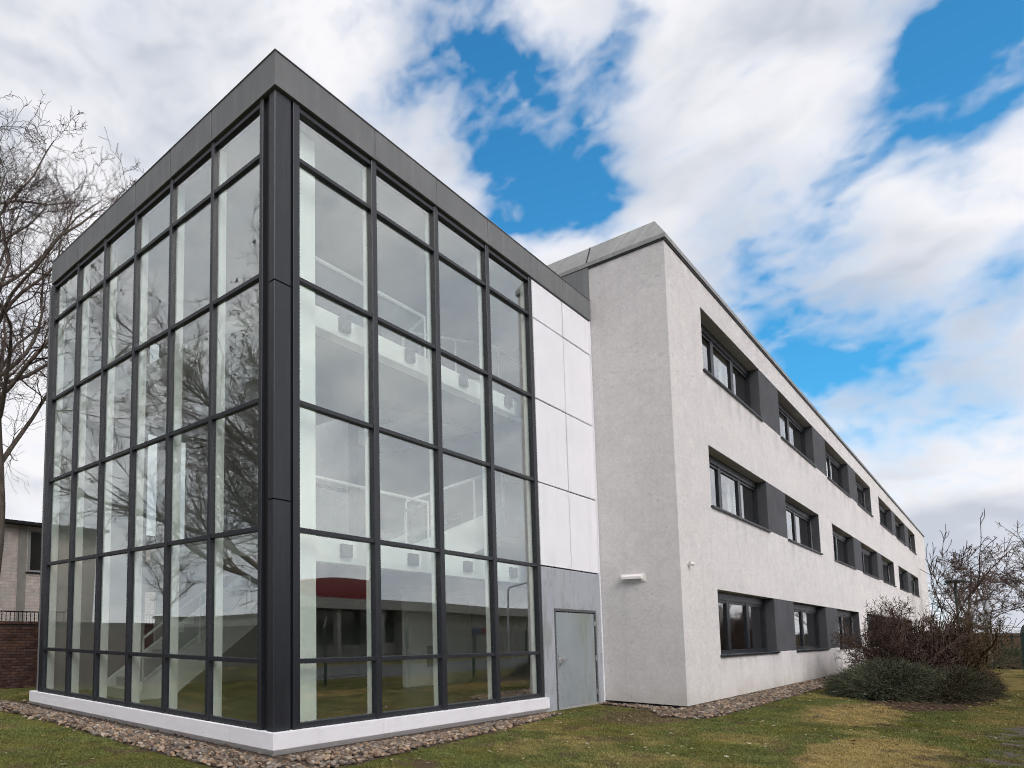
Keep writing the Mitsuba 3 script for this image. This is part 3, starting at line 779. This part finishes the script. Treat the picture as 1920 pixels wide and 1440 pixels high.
cop = obj('coping', rect_sweep(X0, X1, Y0, Y1, [(0.045, 10.455), (0.05, 10.55), (-0.22, 11.05), (-0.9, 11.05), (-0.9, 10.455)]), 'mat_coping', office, label='sloping grey metal roof edge')
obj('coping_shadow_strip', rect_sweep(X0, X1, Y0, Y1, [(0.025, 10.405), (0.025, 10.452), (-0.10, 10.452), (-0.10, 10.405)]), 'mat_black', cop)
seams = MB()
n1 = np.array([0.49, 0.285]); n1 /= np.linalg.norm(n1)
for yy in (-0.0, 2.4, 4.8):
    a, b = np.array([0.052, 10.552]), np.array([-0.219, 11.052])
    seams.quad((X0 - a[0] - .004, yy - .015, a[1]), (X0 - a[0] - .004, yy + .015, a[1]), (X0 - b[0] - .004, yy + .015, b[1] + .002), (X0 - b[0] - .004, yy - .015, b[1] + .002))
for xx in np.arange(13.0, 78, 3.0):
    a, b = np.array([0.052, 10.552]), np.array([-0.219, 11.052])
    seams.quad((xx - .02, Y0 - a[0] - .004, a[1]), (xx + .02, Y0 - a[0] - .004, a[1]), (xx + .02, Y0 - b[0] - .004, b[1] + .002), (xx - .02, Y0 - b[0] - .004, b[1] + .002))
obj('seam', seams, 'mat_black', cop)
obj('roof', MB().box(X0 + 0.3, X1 - 0.3, Y0 + 0.3, Y1 - 0.3, 10.30, 10.42), 'mat_zinc', office)

rw = np.random.default_rng(3)
for st, row in ROWSW.items():
    z0, z1 = ZS[st]
    for i in PIERS[st]:
        a, b = row[i][1], row[i + 1][0]
        obj('pier_panel', MB().cbox(a, b, Y0 + 0.006, Y0 + WT, z0, z1, 0.006), 'mat_pier', office, label='dark grey panel between two windows' if st == 2 and i == 0 else None)
    for wi, (x0, x1, n) in enumerate(row):
        yf = Y0 + 0.30
        fr = MB()
        fw = 0.075 if st > 1 else 0.085
        zt = z1 - 0.20
        fr.box(x0 + .002, x1 - .002, yf - 0.06, yf + 0.06, zt, z1 - .002)
        fr.box(x0 + .002, x1 - .002, yf - 0.04, yf + 0.04, z0 + .002, z0 + fw)
        ws = [x0 + .002 + (x1 - x0 - .004) * t / n for t in range(n + 1)]
        for t, xx in enumerate(ws):
            lo, hi = (xx, xx + 0.14) if t == 0 else ((xx - 0.14, xx) if t == n else (xx - 0.13, xx + 0.13))
            fr.box(lo, hi, yf - 0.04, yf + 0.04, z0 + fw, zt)
        for t in range(n):
            lo, hi = ws[t] + (0.14 if t == 0 else 0.13), ws[t + 1] - (0.14 if t == n - 1 else 0.13)
            fr.box(lo, hi, yf - 0.03, yf + 0.03, zt - 0.075, zt)
        win = obj('window', fr, 'mat_frame', office)
        for t in range(n):
            lo, hi = ws[t] + (0.14 if t == 0 else 0.13), ws[t + 1] - (0.14 if t == n - 1 else 0.13)
            obj('pane', MB().quad((lo, yf, z0 + fw), (hi, yf, z0 + fw), (hi, yf, zt - 0.075), (lo, yf, zt - 0.075)), 'mat_window_glass', win)
        obj('reveal', MB().box(x1 - 0.012, x1 - .002, Y0 + 0.012, yf - 0.065, z0 + .003, z1 - .003), 'mat_pier', win)
        obj('reveal', MB().box(x0 + .002, x0 + 0.012, Y0 + 0.012, yf - 0.065, z0 + .003, z1 - .003), 'mat_pier', win)
        obj('sill', MB().cbox(x0 - 0.06, x1 + 0.06, Y0 - 0.055, yf - 0.045, z0 - 0.045, z0 + 0.002, 0.005), 'mat_anthracite' if st > 1 else 'mat_frame', win)
        # curtains drawn to one side
        cur = MB()
        for (a, b) in ([(x0 + 0.15, x0 + 0.15 + rw.uniform(.2, .5)), (x0 + (x1 - x0) * rw.uniform(.55, .7), x0 + (x1 - x0) * rw.uniform(.72, .8))] if wi < 5 and st > 1 else []):
            xs = np.linspace(a, b, 14)
            ys = yf + 0.16 + 0.03 * np.sin(np.arange(14) * 1.9)
            for q in range(13):
                cur.quad((xs[q], ys[q], z0 + .05), (xs[q + 1], ys[q + 1], z0 + .05), (xs[q + 1], ys[q + 1], z1 - .05), (xs[q], ys[q], z1 - .05))
        if cur.v: obj('curtain', cur, 'mat_curtain', win)

# fittings on the walls
light = thing('wall_light', 'small cream rectangular wall light on the narrow side wall', 'wall light')
obj('back_plate', MB().cbox(X0 - 0.025, X0 - 0.001, -0.95, -0.44, 2.74, 2.915, 0.006), 'mat_white', light)
obj('hood', MB().prism(sg.Polygon([(X0 - 0.12, 2.80), (X0 - 0.12, 2.86), (X0 - 0.026, 2.895), (X0 - 0.026, 2.80)]), 1, -0.90, -0.49), 'mat_white', light)
obj('diffuser', MB().box(X0 - 0.105, X0 - 0.026, -0.885, -0.505, 2.775, 2.798), 'mat_grey_box', light)
sens = thing('wall_sensor', 'small round white sensor near the building corner', 'sensor')
obj('mount', MB().bar((11.02, Y0 - 0.001, 3.12), (11.02, Y0 - 0.03, 3.12), 0.055, 14), 'mat_white', sens, smooth=40)
s = trimesh.creation.icosphere(subdivisions=2, radius=0.05); s.apply_scale([1.1, 1, .85]); s.apply_translation([11.06, Y0 - 0.07, 3.115])
obj('head', s, 'mat_white', sens, smooth=True)


# ------------------------------------------------------------------ trees and shrubs
def norm(v): return v / (np.linalg.norm(v, axis=-1, keepdims=True) + 1e-12)


def grow(rng, starts, dirs, lens, rads, spec):
    """levels of branches. spec: per level dict(seg, wander, trop, kids, angle, ratio, rr, tmin, tip). Returns a list of (P, R) per level."""
    out = []
    S, D, L, Rr = (np.asarray(a, float) for a in (starts, dirs, lens, rads))
    for lv, sp in enumerate(spec):
        N = sp['seg'] + 1
        B = len(S)
        P = np.zeros((B, N, 3)); P[:, 0] = S
        d = norm(D)
        step = (L / sp['seg'])[:, None]
        dirs_ = [d]
        for i in range(1, N):
            d = norm(d + rng.normal(0, sp['wander'], (B, 3)) + np.array([sp.get('px', 0), sp.get('py', 0), sp['trop']]))
            P[:, i] = P[:, i - 1] + d * step
            dirs_.append(d)
        R = Rr[:, None] * np.linspace(1, sp.get('tip', 0.35), N)[None]
        out.append((P, R))
        if lv + 1 == len(spec): break
        K = sp['kids']
        t = rng.uniform(sp.get('tmin', 0.25), 1.0, (B, K)); t[:, 0] = 1.0
        idx = t * (N - 1); i0 = np.minimum(idx.astype(int), N - 2); fr = idx - i0
        bi = np.arange(B)[:, None]
        pos = P[bi, i0] * (1 - fr[..., None]) + P[bi, i0 + 1] * fr[..., None]
        dd = norm(P[bi, i0 + 1] - P[bi, i0])
        rr = R[bi, i0] * (1 - fr) + R[bi, i0 + 1] * fr
        side = norm(np.cross(dd, rng.normal(0, 1, (B, K, 3))))
        ang = np.radians(rng.normal(sp['angle'], 10, (B, K))); ang[:, 0] *= 0.35
        nd = dd * np.cos(ang)[..., None] + side * np.sin(ang)[..., None]
        if 'flat' in sp: nd[..., 2] *= sp['flat']
        nl = L[:, None] * sp['ratio'] * (1.15 - 0.6 * t) * rng.uniform(0.7, 1.25, (B, K))
        S, D, L, Rr = pos.reshape(-1, 3), nd.reshape(-1, 3), nl.reshape(-1), (rr * sp['rr']).reshape(-1)
    return out


def tree(name, label, base, height, seed, spec, trunk_r, lean=(0, 0, 1), group=None, category='tree', min_r=0.004, extra=None, mats=('mat_bark', 'mat_twig'), split=2, pods=0):
    r = np.random.default_rng(seed)
    lv = grow(r, [base], [lean], [height], [trunk_r], spec)
    k = thing(name, label, category, group)
    P, R = lv[0]
    obj('trunk', tubes(P, R, 9), mats[0], k, smooth=True)
    if split > 1:
        m = MB()
        for P, R in lv[1:split]: m.add(*tubes(P, np.maximum(R, min_r), 6))
        obj('limbs', m, mats[0], k, smooth=True)
    m = MB()
    for P, R in lv[split:]: m.add(*tubes(P, np.maximum(R, min_r), 3))
    if pods:
        P, R = lv[-1]
        pick = r.choice(len(P), min(pods, len(P)), replace=False)
        for p in P[pick, -1]:
            for _ in range(4):
                o = p + r.normal(0, .05, 3)
                m.add(o + r.normal(0, .035, (4, 3)), [[0, 1, 2], [0, 2, 3], [0, 3, 1], [1, 3, 2]])
    obj('crown', m, mats[1], k)
    return k


big = [dict(seg=12, wander=0.10, trop=0.05, kids=13, angle=48, ratio=0.52, rr=0.52, tmin=0.22, tip=0.30),
       dict(seg=9, wander=0.16, trop=0.07, kids=9, angle=46, ratio=0.50, rr=0.50, tmin=0.2),
       dict(seg=7, wander=0.22, trop=0.05, kids=8, angle=48, ratio=0.50, rr=0.55, tmin=0.15),
       dict(seg=5, wander=0.28, trop=0.04, kids=5, angle=50, ratio=0.50, rr=0.6, tmin=0.2),
       dict(seg=3, wander=0.30, trop=0.05, kids=3, angle=45, ratio=0.55, rr=0.6, tmin=0.2)]
lofty = [dict(seg=14, wander=0.045, trop=0.03, kids=30, angle=52, ratio=0.42, rr=0.40, tmin=0.36, tip=0.30),
         dict(seg=9, wander=0.15, trop=0.06, kids=9, angle=46, ratio=0.55, rr=0.50, tmin=0.15),
         dict(seg=7, wander=0.22, trop=0.04, kids=8, angle=50, ratio=0.50, rr=0.55, tmin=0.12),
         dict(seg=5, wander=0.28, trop=0.03, kids=5, angle=52, ratio=0.52, rr=0.6, tmin=0.15),
         dict(seg=4, wander=0.30, trop=0.03, kids=4, angle=48, ratio=0.6, rr=0.65, tmin=0.2)]
tree('bare_tree', 'tall bare tree beyond the left end of the glazed tower', (0.72, 12.3, -0.1), 14.4, 5, lofty, 0.30, lean=(0.045, 0.0, 1), min_r=0.0055)
wide = [dict(seg=10, wander=0.06, trop=0.05, kids=18, angle=58, ratio=1.12, rr=0.52, tmin=0.22, tip=0.35),
        dict(seg=11, wander=0.09, trop=0.045, py=0.075, kids=13, angle=34, ratio=0.50, rr=0.50, tmin=0.12),
        dict(seg=7, wander=0.15, trop=0.03, py=0.03, kids=10, angle=40, ratio=0.52, rr=0.55, tmin=0.1),
        dict(seg=5, wander=0.22, trop=0.03, kids=6, angle=46, ratio=0.52, rr=0.62, tmin=0.15),
        dict(seg=3, wander=0.28, trop=0.03, kids=3, angle=45, ratio=0.6, rr=0.7, tmin=0.2)]
tree('bare_tree', 'bare tree whose branches mirror in the left glazing', (-8.6, 8.6, -0.1), 8.5, 12, wide, 0.25, min_r=0.006, pods=700)

bush = [dict(seg=8, wander=0.15, trop=0.03, kids=10, angle=42, ratio=0.55, rr=0.6, tmin=0.32, tip=0.4),
        dict(seg=6, wander=0.24, trop=0.02, kids=6, angle=48, ratio=0.60, rr=0.62, tmin=0.2, tip=0.4),
        dict(seg=5, wander=0.30, trop=0.02, kids=5, angle=52, ratio=0.6, rr=0.65, tmin=0.2, tip=0.5),
        dict(seg=3, wander=0.34, trop=0.02, kids=2, angle=50, ratio=0.6, rr=0.7, tmin=0.2, tip=0.5)]


def shrub(name, label, centre, spread, n, length, seed, mat, up=(0.35, 1.0), stem_r=0.035, spec=bush, min_r=0.006, squash=(1, 1, 1), stemname='stems'):
    r = np.random.default_rng(seed)
    a = r.uniform(0, 6.28, n)
    st = np.stack([centre[0] + r.normal(0, spread[0], n), centre[1] + r.normal(0, spread[1], n), np.full(n, -0.03)], 1)
    d = np.stack([np.cos(a), np.sin(a), r.uniform(*up, n) * 1.6], 1)
    lv = grow(r, st, d, length * r.uniform(0.7, 1.15, n), np.full(n, stem_r) * r.uniform(.6, 1.2, n), spec)
    k = thing(name, label, 'shrub', 'bare shrubs in the bed' if name == 'bare_shrub' else None)
    m = MB()
    c = np.array([centre[0], centre[1], 0])
    q = np.array(squash)
    keep = lambda P: c + (P - c) * q
    for P, R in lv[:1]: m.add(*tubes(keep(P), R, 6))
    obj('stem', m, mat, k, smooth=True)
    m = MB()
    for P, R in lv[1:]:
        P = keep(P)
        ok = (P[:, :, 1].max(1) < Y0 - 0.03) & (P[:, :, 2].min(1) > -0.05)
        m.add(*tubes(P[ok], np.maximum(R[ok], min_r), 3))
    obj('twigs', m, mat, k)
    return k


shrub('bare_shrub', 'dense bare dark-twigged shrub behind the green mound', (26.0, -4.1), (0.8, 0.22), 34, 2.5, 8, 'mat_shrub', up=(0.12, 0.85), stem_r=0.055, squash=(1.7, 0.62, 0.92))
shrub('bare_shrub', 'olive-brown bare shrub at the right end of the bed', (30.0, -4.75), (1.3, 0.28), 32, 2.4, 9, 'mat_shrub_olive', up=(0.12, 0.85), stem_r=0.045, squash=(1.8, 0.50, 0.95))
tall = [dict(seg=10, wander=0.09, trop=0.02, py=-0.085, kids=7, angle=40, ratio=0.48, rr=0.5, tmin=0.35, tip=0.35),
        dict(seg=7, wander=0.12, trop=0.03, py=-0.05, kids=5, angle=42, ratio=0.5, rr=0.6, tmin=0.2),
        dict(seg=5, wander=0.2, trop=0.03, kids=4, angle=45, ratio=0.5, rr=0.7, tmin=0.2)]
n = 5
ky = shrub('young_tree', 'slender bare young tree rising out of the dark shrubs', (26.5, -4.5), (0.3, 0.1), n, 4.9, 33, 'mat_shrub', up=(0.6, 1.7), stem_r=0.022, spec=tall, squash=(1.7, 0.62, 1.0), min_r=0.009)
labels[ky]['category'] = 'tree'


def mound(name, label, centre, rad, h, n, seed, pal):
    """low spreading evergreen: arching shoots clothed with short needle sprays over a dark core"""
    r = np.random.default_rng(seed)
    k = thing(name, label, 'shrub', 'low juniper mounds' if name == 'juniper_shrub' else None)
    core = trimesh.creation.icosphere(subdivisions=4)
    v = np.array(core.vertices)
    v = v * (0.86 + 0.25 * meshkit.fbm(v * 2.5 + seed, 3))[:, None] * np.array([rad[0], rad[1], h * 0.9])
    v[:, 2] = np.maximum(v[:, 2], -0.05)
    obj('core', (v + np.array([centre[0], centre[1], 0]), core.faces), 'mat_mulch', k, smooth=True)
    m = MB()
    a = r.uniform(0, 6.28, n); rr = np.sqrt(r.uniform(0.0, 1, n))
    x, y = rr * np.cos(a), rr * np.sin(a)
    zz = h * np.sqrt(np.maximum(1 - rr ** 2, 0)) * (0.8 + 0.35 * meshkit.noise(np.stack([x * 4, y * 4, 0 * x], 1) + seed))
    S = np.stack([centre[0] + x * rad[0], centre[1] + y * rad[1], zz - 0.03], 1)
    D = norm(np.stack([x * 1.2, y * 1.2, np.full(n, 0.50)], 1) + r.normal(0, .35, (n, 3)))
    L = r.uniform(0.25, 0.62, n)
    P = np.zeros((n, 5, 3)); P[:, 0] = S; d = D
    for i in range(1, 5):
        d = norm(d + np.array([0, 0, -0.13]) + r.normal(0, .08, (n, 3)))
        P[:, i] = P[:, i - 1] + d * (L / 4)[:, None]
    P[..., 2] = np.maximum(P[..., 2], 0.02)
    P[..., 1] = np.minimum(P[..., 1], Y0 - 0.15)
    pal = np.array(pal)
    col = pal[r.integers(0, len(pal), n)] * r.uniform(.6, 1.25, (n, 1))
    tv, tf = tubes(P, np.full((n, 5), 0.004), 3)
    m.add(tv, tf, np.repeat(col * .7, 15, 0))
    # sprays: 14 needles each
    K = 14
    t = r.uniform(0.1, 1, (n, K)) * 4; i0 = np.minimum(t.astype(int), 3); fr = (t - i0)[..., None]
    bi = np.arange(n)[:, None]
    o = P[bi, i0] * (1 - fr) + P[bi, i0 + 1] * fr
    ax = norm(P[bi, i0 + 1] - P[bi, i0])
    nd = norm(ax * 0.9 + r.normal(0, .55, (n, K, 3))) * r.uniform(.03, .075, (n, K, 1))
    wv = norm(np.cross(nd, r.normal(0, 1, (n, K, 3)))) * 0.0055
    V = np.stack([o - wv, o + wv, o + nd], 2).reshape(-1, 3)
    m.add(V, np.arange(len(V)).reshape(-1, 3), np.repeat(np.repeat(col, K, 0) * r.uniform(.7, 1.3, (n * K, 1)), 3, 0))
    obj('foliage', m, 'mat_needle', k)
    return k


GREEN = [(.090, .108, .070), (.115, .136, .086), (.140, .156, .10), (.068, .082, .055), (.14, .115, .084)]
mound('juniper_shrub', 'low dark green juniper mound in front of the bare shrub', (19.2, -3.95), (2.8, 0.82), 0.50, 9500, 4, GREEN)
mound('juniper_shrub', 'low brownish green juniper at the right of the bed', (20.8, -5.0), (4.0, 0.55), 0.30, 6500, 6, [(.085, .088, .054), (.105, .098, .064), (.125, .10, .072), (.07, .072, .048)])

# far vegetation
mid = [dict(seg=8, wander=0.10, trop=0.05, kids=12, angle=45, ratio=0.55, rr=0.5, tmin=0.2, tip=0.3),
       dict(seg=6, wander=0.18, trop=0.06, kids=8, angle=45, ratio=0.5, rr=0.5, tmin=0.2),
       dict(seg=4, wander=0.25, trop=0.04, kids=6, angle=48, ratio=0.5, rr=0.6, tmin=0.2),
       dict(seg=3, wander=0.30, trop=0.04, kids=4, angle=48, ratio=0.55, rr=0.6, tmin=0.2)]
tree('bare_tree', 'dark twiggy tree far behind the shrubs at the right edge', (62, -5.5, -0.1), 5.6, 21, mid, 0.12, min_r=0.013, pods=1400, group='bare trees far behind the shrubs')
tree('bare_tree', 'bare tree reaching in from the right edge beyond the lamp post', (78, -8.8, -0.1), 8.0, 22, mid, 0.16, min_r=0.014, group='bare trees far behind the shrubs')
tree('bare_tree', 'farthest bare tree beyond the end of the office block', (100, -3.5, -0.1), 8.5, 23, mid, 0.16, min_r=0.016, group='bare trees far behind the shrubs')
tree('bare_tree', 'roadside bare tree opposite the front windows, nearer one', (66, -15.0, -0.1), 8.0, 24, mid, 0.18, min_r=0.008, group='bare trees along the street')
tree('bare_tree', 'roadside bare tree opposite the front windows, farther one', (84, -15.5, -0.1), 7.5, 25, mid, 0.18, min_r=0.008, group='bare trees along the street')
tree('bare_tree', 'bushy tree beyond the low western building, nearer one', (-21, 34, -0.1), 9.0, 26, mid, 0.2, min_r=0.014, group='bare trees beyond the western building')
tree('bare_tree', 'bushy tree beyond the low western building, farther one', (-15, 44, -0.1), 9.5, 27, mid, 0.2, min_r=0.016, group='bare trees beyond the western building')
tree('bare_tree', 'pale bare tree in the gap left of the far steel post', (70, -4.2, -0.1), 7.0, 28, mid, 0.13, min_r=0.014, group='bare trees far behind the shrubs')
tree('bare_tree', 'low spreading bare tree on the skyline right of the steel post', (95, -7.4, -0.1), 8.5, 29, mid, 0.15, min_r=0.016, group='bare trees far behind the shrubs')
mound('distant_hedge', 'long dark hedge closing the skyline at the far right', (118, -9.0), (5, 16), 2.3, 2500, 17, [(.06, .058, .042), (.075, .068, .05), (.05, .05, .036)])
mound('clipped_hedge', 'low dark hedge at the far end of the lawn', (52, -6.0), (9.0, 1.2), 0.62, 3500, 14, GREEN)

# ------------------------------------------------------------------ left background: garden wall and painted brick house
wall = thing('brick_wall', 'dark brown brick garden wall left of the tower', 'wall')
WY, WH = 11.40, 1.80
obj('mortar_core', MB().box(-6.0, 8.0, WY + 0.008, WY + 0.22, -0.02, WH - 0.08), 'mat_mortar', wall)
rb = np.random.default_rng(2)
bw, bh = 0.25, 0.075
rowsn = int((WH - 0.10) / bh)
spare, nb = MB(), 0
for rI in range(rowsn):
    off = (rI % 2) * bw / 2
    for ci in range(-26, 33):
        x = ci * bw + off
        if x < -6 or x + bw > 8: continue
        dy = rb.uniform(-0.004, 0.004)
        b = (x + .006, x + bw - .006, WY - 0.004 + dy, WY + 0.03, rI * bh + .006, rI * bh + bh - .005)
        if 0.30 <= x <= 2.9 and nb < 290:
            nb += 1
            obj('brick', MB().cbox(*b, 0.004), f'mat_brick_{"abcd"[rb.integers(0, 4)]}', wall)
        else:
            spare.box(*b)
obj('outer_brickwork', spare, 'mat_brick_a', wall, kind='stuff')
cap = obj('coping', MB().box(-6, -0.01, WY - 0.015, WY + 0.235, WH - 0.078, WH).box(3.01, 8, WY - 0.015, WY + 0.235, WH - 0.078, WH), 'mat_brick_c', wall)
for x in np.arange(0.0, 3.0, 0.075): obj('brick', MB().cbox(x + .004, x + .071, WY - 0.016 + rb.uniform(-.003, .003), WY + 0.236, WH - 0.078, WH + rb.uniform(-.004, .003), 0.004), f'mat_brick_{"abcd"[rb.integers(0, 4)]}', cap)

house = thing('white_brick_house', 'white painted brick house behind the garden wall', 'house')
HY = 20.0
ZR = 5.95
hw = sg.box(-8, 0, 16, ZR - 0.12).difference(sg.box(5.05, 3.95, 6.6, 5.70)).difference(sg.box(0.4, 3.95, 1.9, 5.70))
obj('wall', MB().prism(hw, 1, HY + 0.014, HY + 0.3), 'mat_house_mortar', house)
obj('gable_wall', MB().box(-8, -7.7, HY + 0.31, HY + 8, 0, ZR - .13).box(15.7, 16, HY + 0.31, HY + 8, 0, ZR - .13).box(-8, 16, HY + 8.01, HY + 8.3, 0, ZR - .13), 'mat_house_brick', house)
bw, bh = 0.40, 0.135
nb = 0
spare = MB()
for rI in range(int((ZR - 0.15) / bh)):
    for ci in range(-19, 40):
        x = ci * bw + (rI % 2) * bw / 2
        z0b = rI * bh
        xa, xb = x + .008, x + bw - .008
        cuts = [(4.64, 5.0)] + ([(5.05, 6.6), (0.4, 1.95)] if z0b + bh > 3.92 and z0b < 5.7 else [])
        for c0, c1 in cuts:
            if xa < c0 < xb: xb = c0
            elif xa < c1 < xb: xa = c1
            elif c0 <= xa and xb <= c1: xb = xa
        if xb - xa < 0.03: continue
        b = (xa, xb, HY + rb.uniform(-.004, .004), HY + 0.03, z0b + .007, z0b + bh - .007)
        if 3.2 <= x <= 6.3 and 1.6 < z0b and nb < 290:
            nb += 1
            obj('brick', MB().box(*b), 'mat_house_brick' if rb.uniform() < .75 else 'mat_house_brick_grey', house)
        else:
            spare.box(*b)
obj('outer_brickwork', spare, 'mat_house_brick', house, kind='stuff')
obj('pilaster', MB().box(4.64, 5.0, HY - 0.03, HY + 0.05, 0, ZR - 0.12), 'mat_concrete', house)
for x0 in (5.05, 0.4):
    w = obj('window', MB().box(x0, x0 + .14, HY + .05, HY + .16, 3.95, 5.7).box(x0 + 1.41, x0 + 1.55, HY + .05, HY + .16, 3.95, 5.7).box(x0 + .14, x0 + 1.41, HY + .05, HY + .16, 5.62, 5.7).box(x0 + .14, x0 + 1.41, HY + .05, HY + .16, 3.95, 4.03), 'mat_grey_box', house)
    obj('pane', MB().box(x0 + .14, x0 + 1.41, HY + .10, HY + .12, 4.03, 5.62), 'mat_dark_glass', w)
    obj('sill', MB().box(x0 - .08, x0 + 1.63, HY - .05, HY + .05, 3.88, 3.945), 'mat_black', w)
obj('roof', MB().box(-8.4, 16.4, HY - 0.45, HY + 8.6, ZR - 0.12, ZR), 'mat_black', house)
rail = thing('black_railing', 'black bar railing in front of the white brick house', 'railing')
obj('top_rail', MB().box(-6, 14, 18.58, 18.62, 2.24, 2.29), 'mat_black', rail)
m = MB()
for x in np.arange(-5.9, 14, 0.16): m.box(x, x + .025, 18.588, 18.612, 0.0, 2.24)
obj('bars', m, 'mat_black', rail, kind='stuff')

# ------------------------------------------------------------------ what the panes mirror: fence, street lamp, low buildings
fence = thing('mesh_fence', 'green wire mesh fence with cranked posts at the right edge', 'fence')
FY = -6.46
for x in np.arange(-7.74, 38, 4.0):
    m = MB().box(x - .03, x + .03, FY - .03, FY + .03, 0, 1.72)
    P = np.array([[x, FY, 1.70], [x + .06, FY - .02, 1.84], [x + .2, FY - .08, 2.02]])
    m.add(*tubes(P[None], np.full((1, 3), .03), 6))
    obj('post', m, 'mat_fence_green', fence)
for i, x in enumerate(np.arange(-7.74, 34, 4.0)):
    m = MB()
    pitch = 0.05 if x < 22 else 0.8
    for xx in np.arange(x + .05, x + 3.98, pitch): m.box(xx - .0025, xx + .0025, FY - .0025, FY + .0025, 0.05, 1.70)
    for zz in np.arange(0.08, 1.72, 0.2 if x < 22 else 0.53): m.box(x + .031, x + 3.969, FY - .009, FY - .003, zz - .004, zz + .004)
    obj('mesh_panel', m, 'mat_fence_green', fence, kind='stuff')
bars = thing('bar_fence', 'green bar fence far off at the right edge', 'fence')
for y in np.arange(-13.9, -5.2, 0.55): obj('bar', MB().box(77.95, 78.05, y - .05, y + .05, 0, 1.75), 'mat_fence_green', bars)
for z in (0.25, 1.55): obj('rail', MB().box(78.055, 78.10, -14, -5.2, z, z + .07), 'mat_fence_green', bars)
lamp = thing('street_lamp', 'tall curved street lamp beyond the fence', 'street lamp')
t = np.linspace(0, 1, 9)
P = np.concatenate([[[29.7, -12, 0], [29.7, -12, 2], [29.7, -12, 3.9]], np.stack([29.7 + .25 * (1 - np.cos(t[1:6] * np.pi / 1.25 / 2)), 0 * t[1:6] - 12, 3.9 + .35 * np.sin(t[1:6] * np.pi / 1.25 / 2 )], 1), [[31.9, -12, 4.55]]])
obj('pole', tubes(P[None], np.full((1, len(P)), .045), 8), 'mat_pole', lamp, smooth=40)
obj('head', MB().cbox(31.85, 32.4, -12.09, -11.91, 4.50, 4.60, .02), 'mat_pole', lamp)
p2 = thing('lamp_post', 'thin lamp post with flat T-shaped head behind the shrubs', 'street lamp')
obj('pole', MB().bar((54.0, -4.13, 0), (54.0, -4.13, 4.9), .06), 'mat_fence_green', p2)
obj('head', MB().cbox(53.4, 54.6, -4.55, -3.72, 4.88, 5.0, .03), 'mat_fence_green', p2)
p3 = thing('marker_post', 'pale grey steel post standing behind the shrubs', 'post')
obj('shaft', MB().bar((46.0, -5.42, 0), (46.0, -5.42, 3.4), .10, 12), 'mat_pole', p3, smooth=40)
obj('cap', MB().bar((46.0, -5.42, 3.401), (46.0, -5.42, 3.44), .11, 12), 'mat_pole', p3, smooth=40)

south = thing('low_shop_building', 'long low flat-roofed building across the street', 'building')
SY = -18.0
obj('roof_fascia', MB().box(-30, 70, SY - 0.3, SY + 0.0, 2.92, 3.50), 'mat_south_wall', south)
obj('roof', MB().box(-30, 70, SY - 14, SY - 0.31, 2.95, 3.45), 'mat_zinc', south)
obj('glazing', MB().box(-30, 29.5, SY - 1.6, SY - 1.5, 0.0, 2.92), 'mat_dark_glass', south)
obj('wall', MB().box(29.5, 70, SY - 1.6, SY - 0.9, 0.0, 2.92).box(-30, 70, SY - 14, SY - 13.7, 0, 2.94), 'mat_south_wall', south)
for x in np.arange(-28, 30, 4.2): obj('column', MB().box(x, x + .3, SY - .6, SY - .31, 0, 2.92), 'mat_south_wall', south)
obj('plinth', MB().box(-30, 29.4, SY - 1.49, SY - 1.3, 0.0, 0.9), 'mat_concrete', south)
m = MB()
xs = np.linspace(0, 1, 17)
m.prism(sg.Polygon([(17, 3.5)] + [(17 + 9.2 * t, 3.5 + 1.25 * math.sin(min(t * 1.35, 1) * math.pi / 2)) for t in xs] + [(26.6, 4.0), (26.6, 3.5)]), 1, SY - 6, SY - 1.0)
obj('gable', m, 'mat_red', south, label='curved dark red roof gable')
sb = thing('wall_sign', 'blue and red sign boards on the low building', 'sign')
obj('blue_board', MB().box(37.5, 38.6, SY - .89, SY - .84, 1.55, 2.0), 'mat_blue', sb)
obj('red_board', MB().box(38.65, 40.2, SY - .89, SY - .84, 1.55, 2.0), 'mat_red', sb)
west = thing('low_western_building', 'low dark building with pale parapet west of the tower', 'building')
obj('wall', MB().box(-26, -16, -6, 27, 0, 1.85), 'mat_west_wall', west)
obj('parapet', MB().box(-26.1, -15.9, -6.1, 27.1, 1.855, 2.25), 'mat_south_wall', west)
obj('roof_edge', MB().box(-26.2, -15.8, -6.2, 27.2, 2.255, 2.42), 'mat_west_wall', west)
ant = MB()
for y in (17.0, 17.6, 18.2): ant.bar((-17, y, 2.42), (-17, y, 2.9), .015).bar((-17, y - .25, 2.85), (-17, y + .25, 2.85), .012)
ant.bar((-18, 21.5, 2.42), (-18, 21.5, 3.8), .02).bar((-18, 21.0, 3.2), (-18, 22.0, 3.0), .03)
obj('aerial', ant, 'mat_pole', west)
kerb = thing('low_kerb_wall', 'low concrete kerb wall along the western walkway', 'wall')
obj('wall', MB().cbox(-13.1, -12.9, -6, 27, 0, 0.35, .01), 'mat_concrete', kerb)
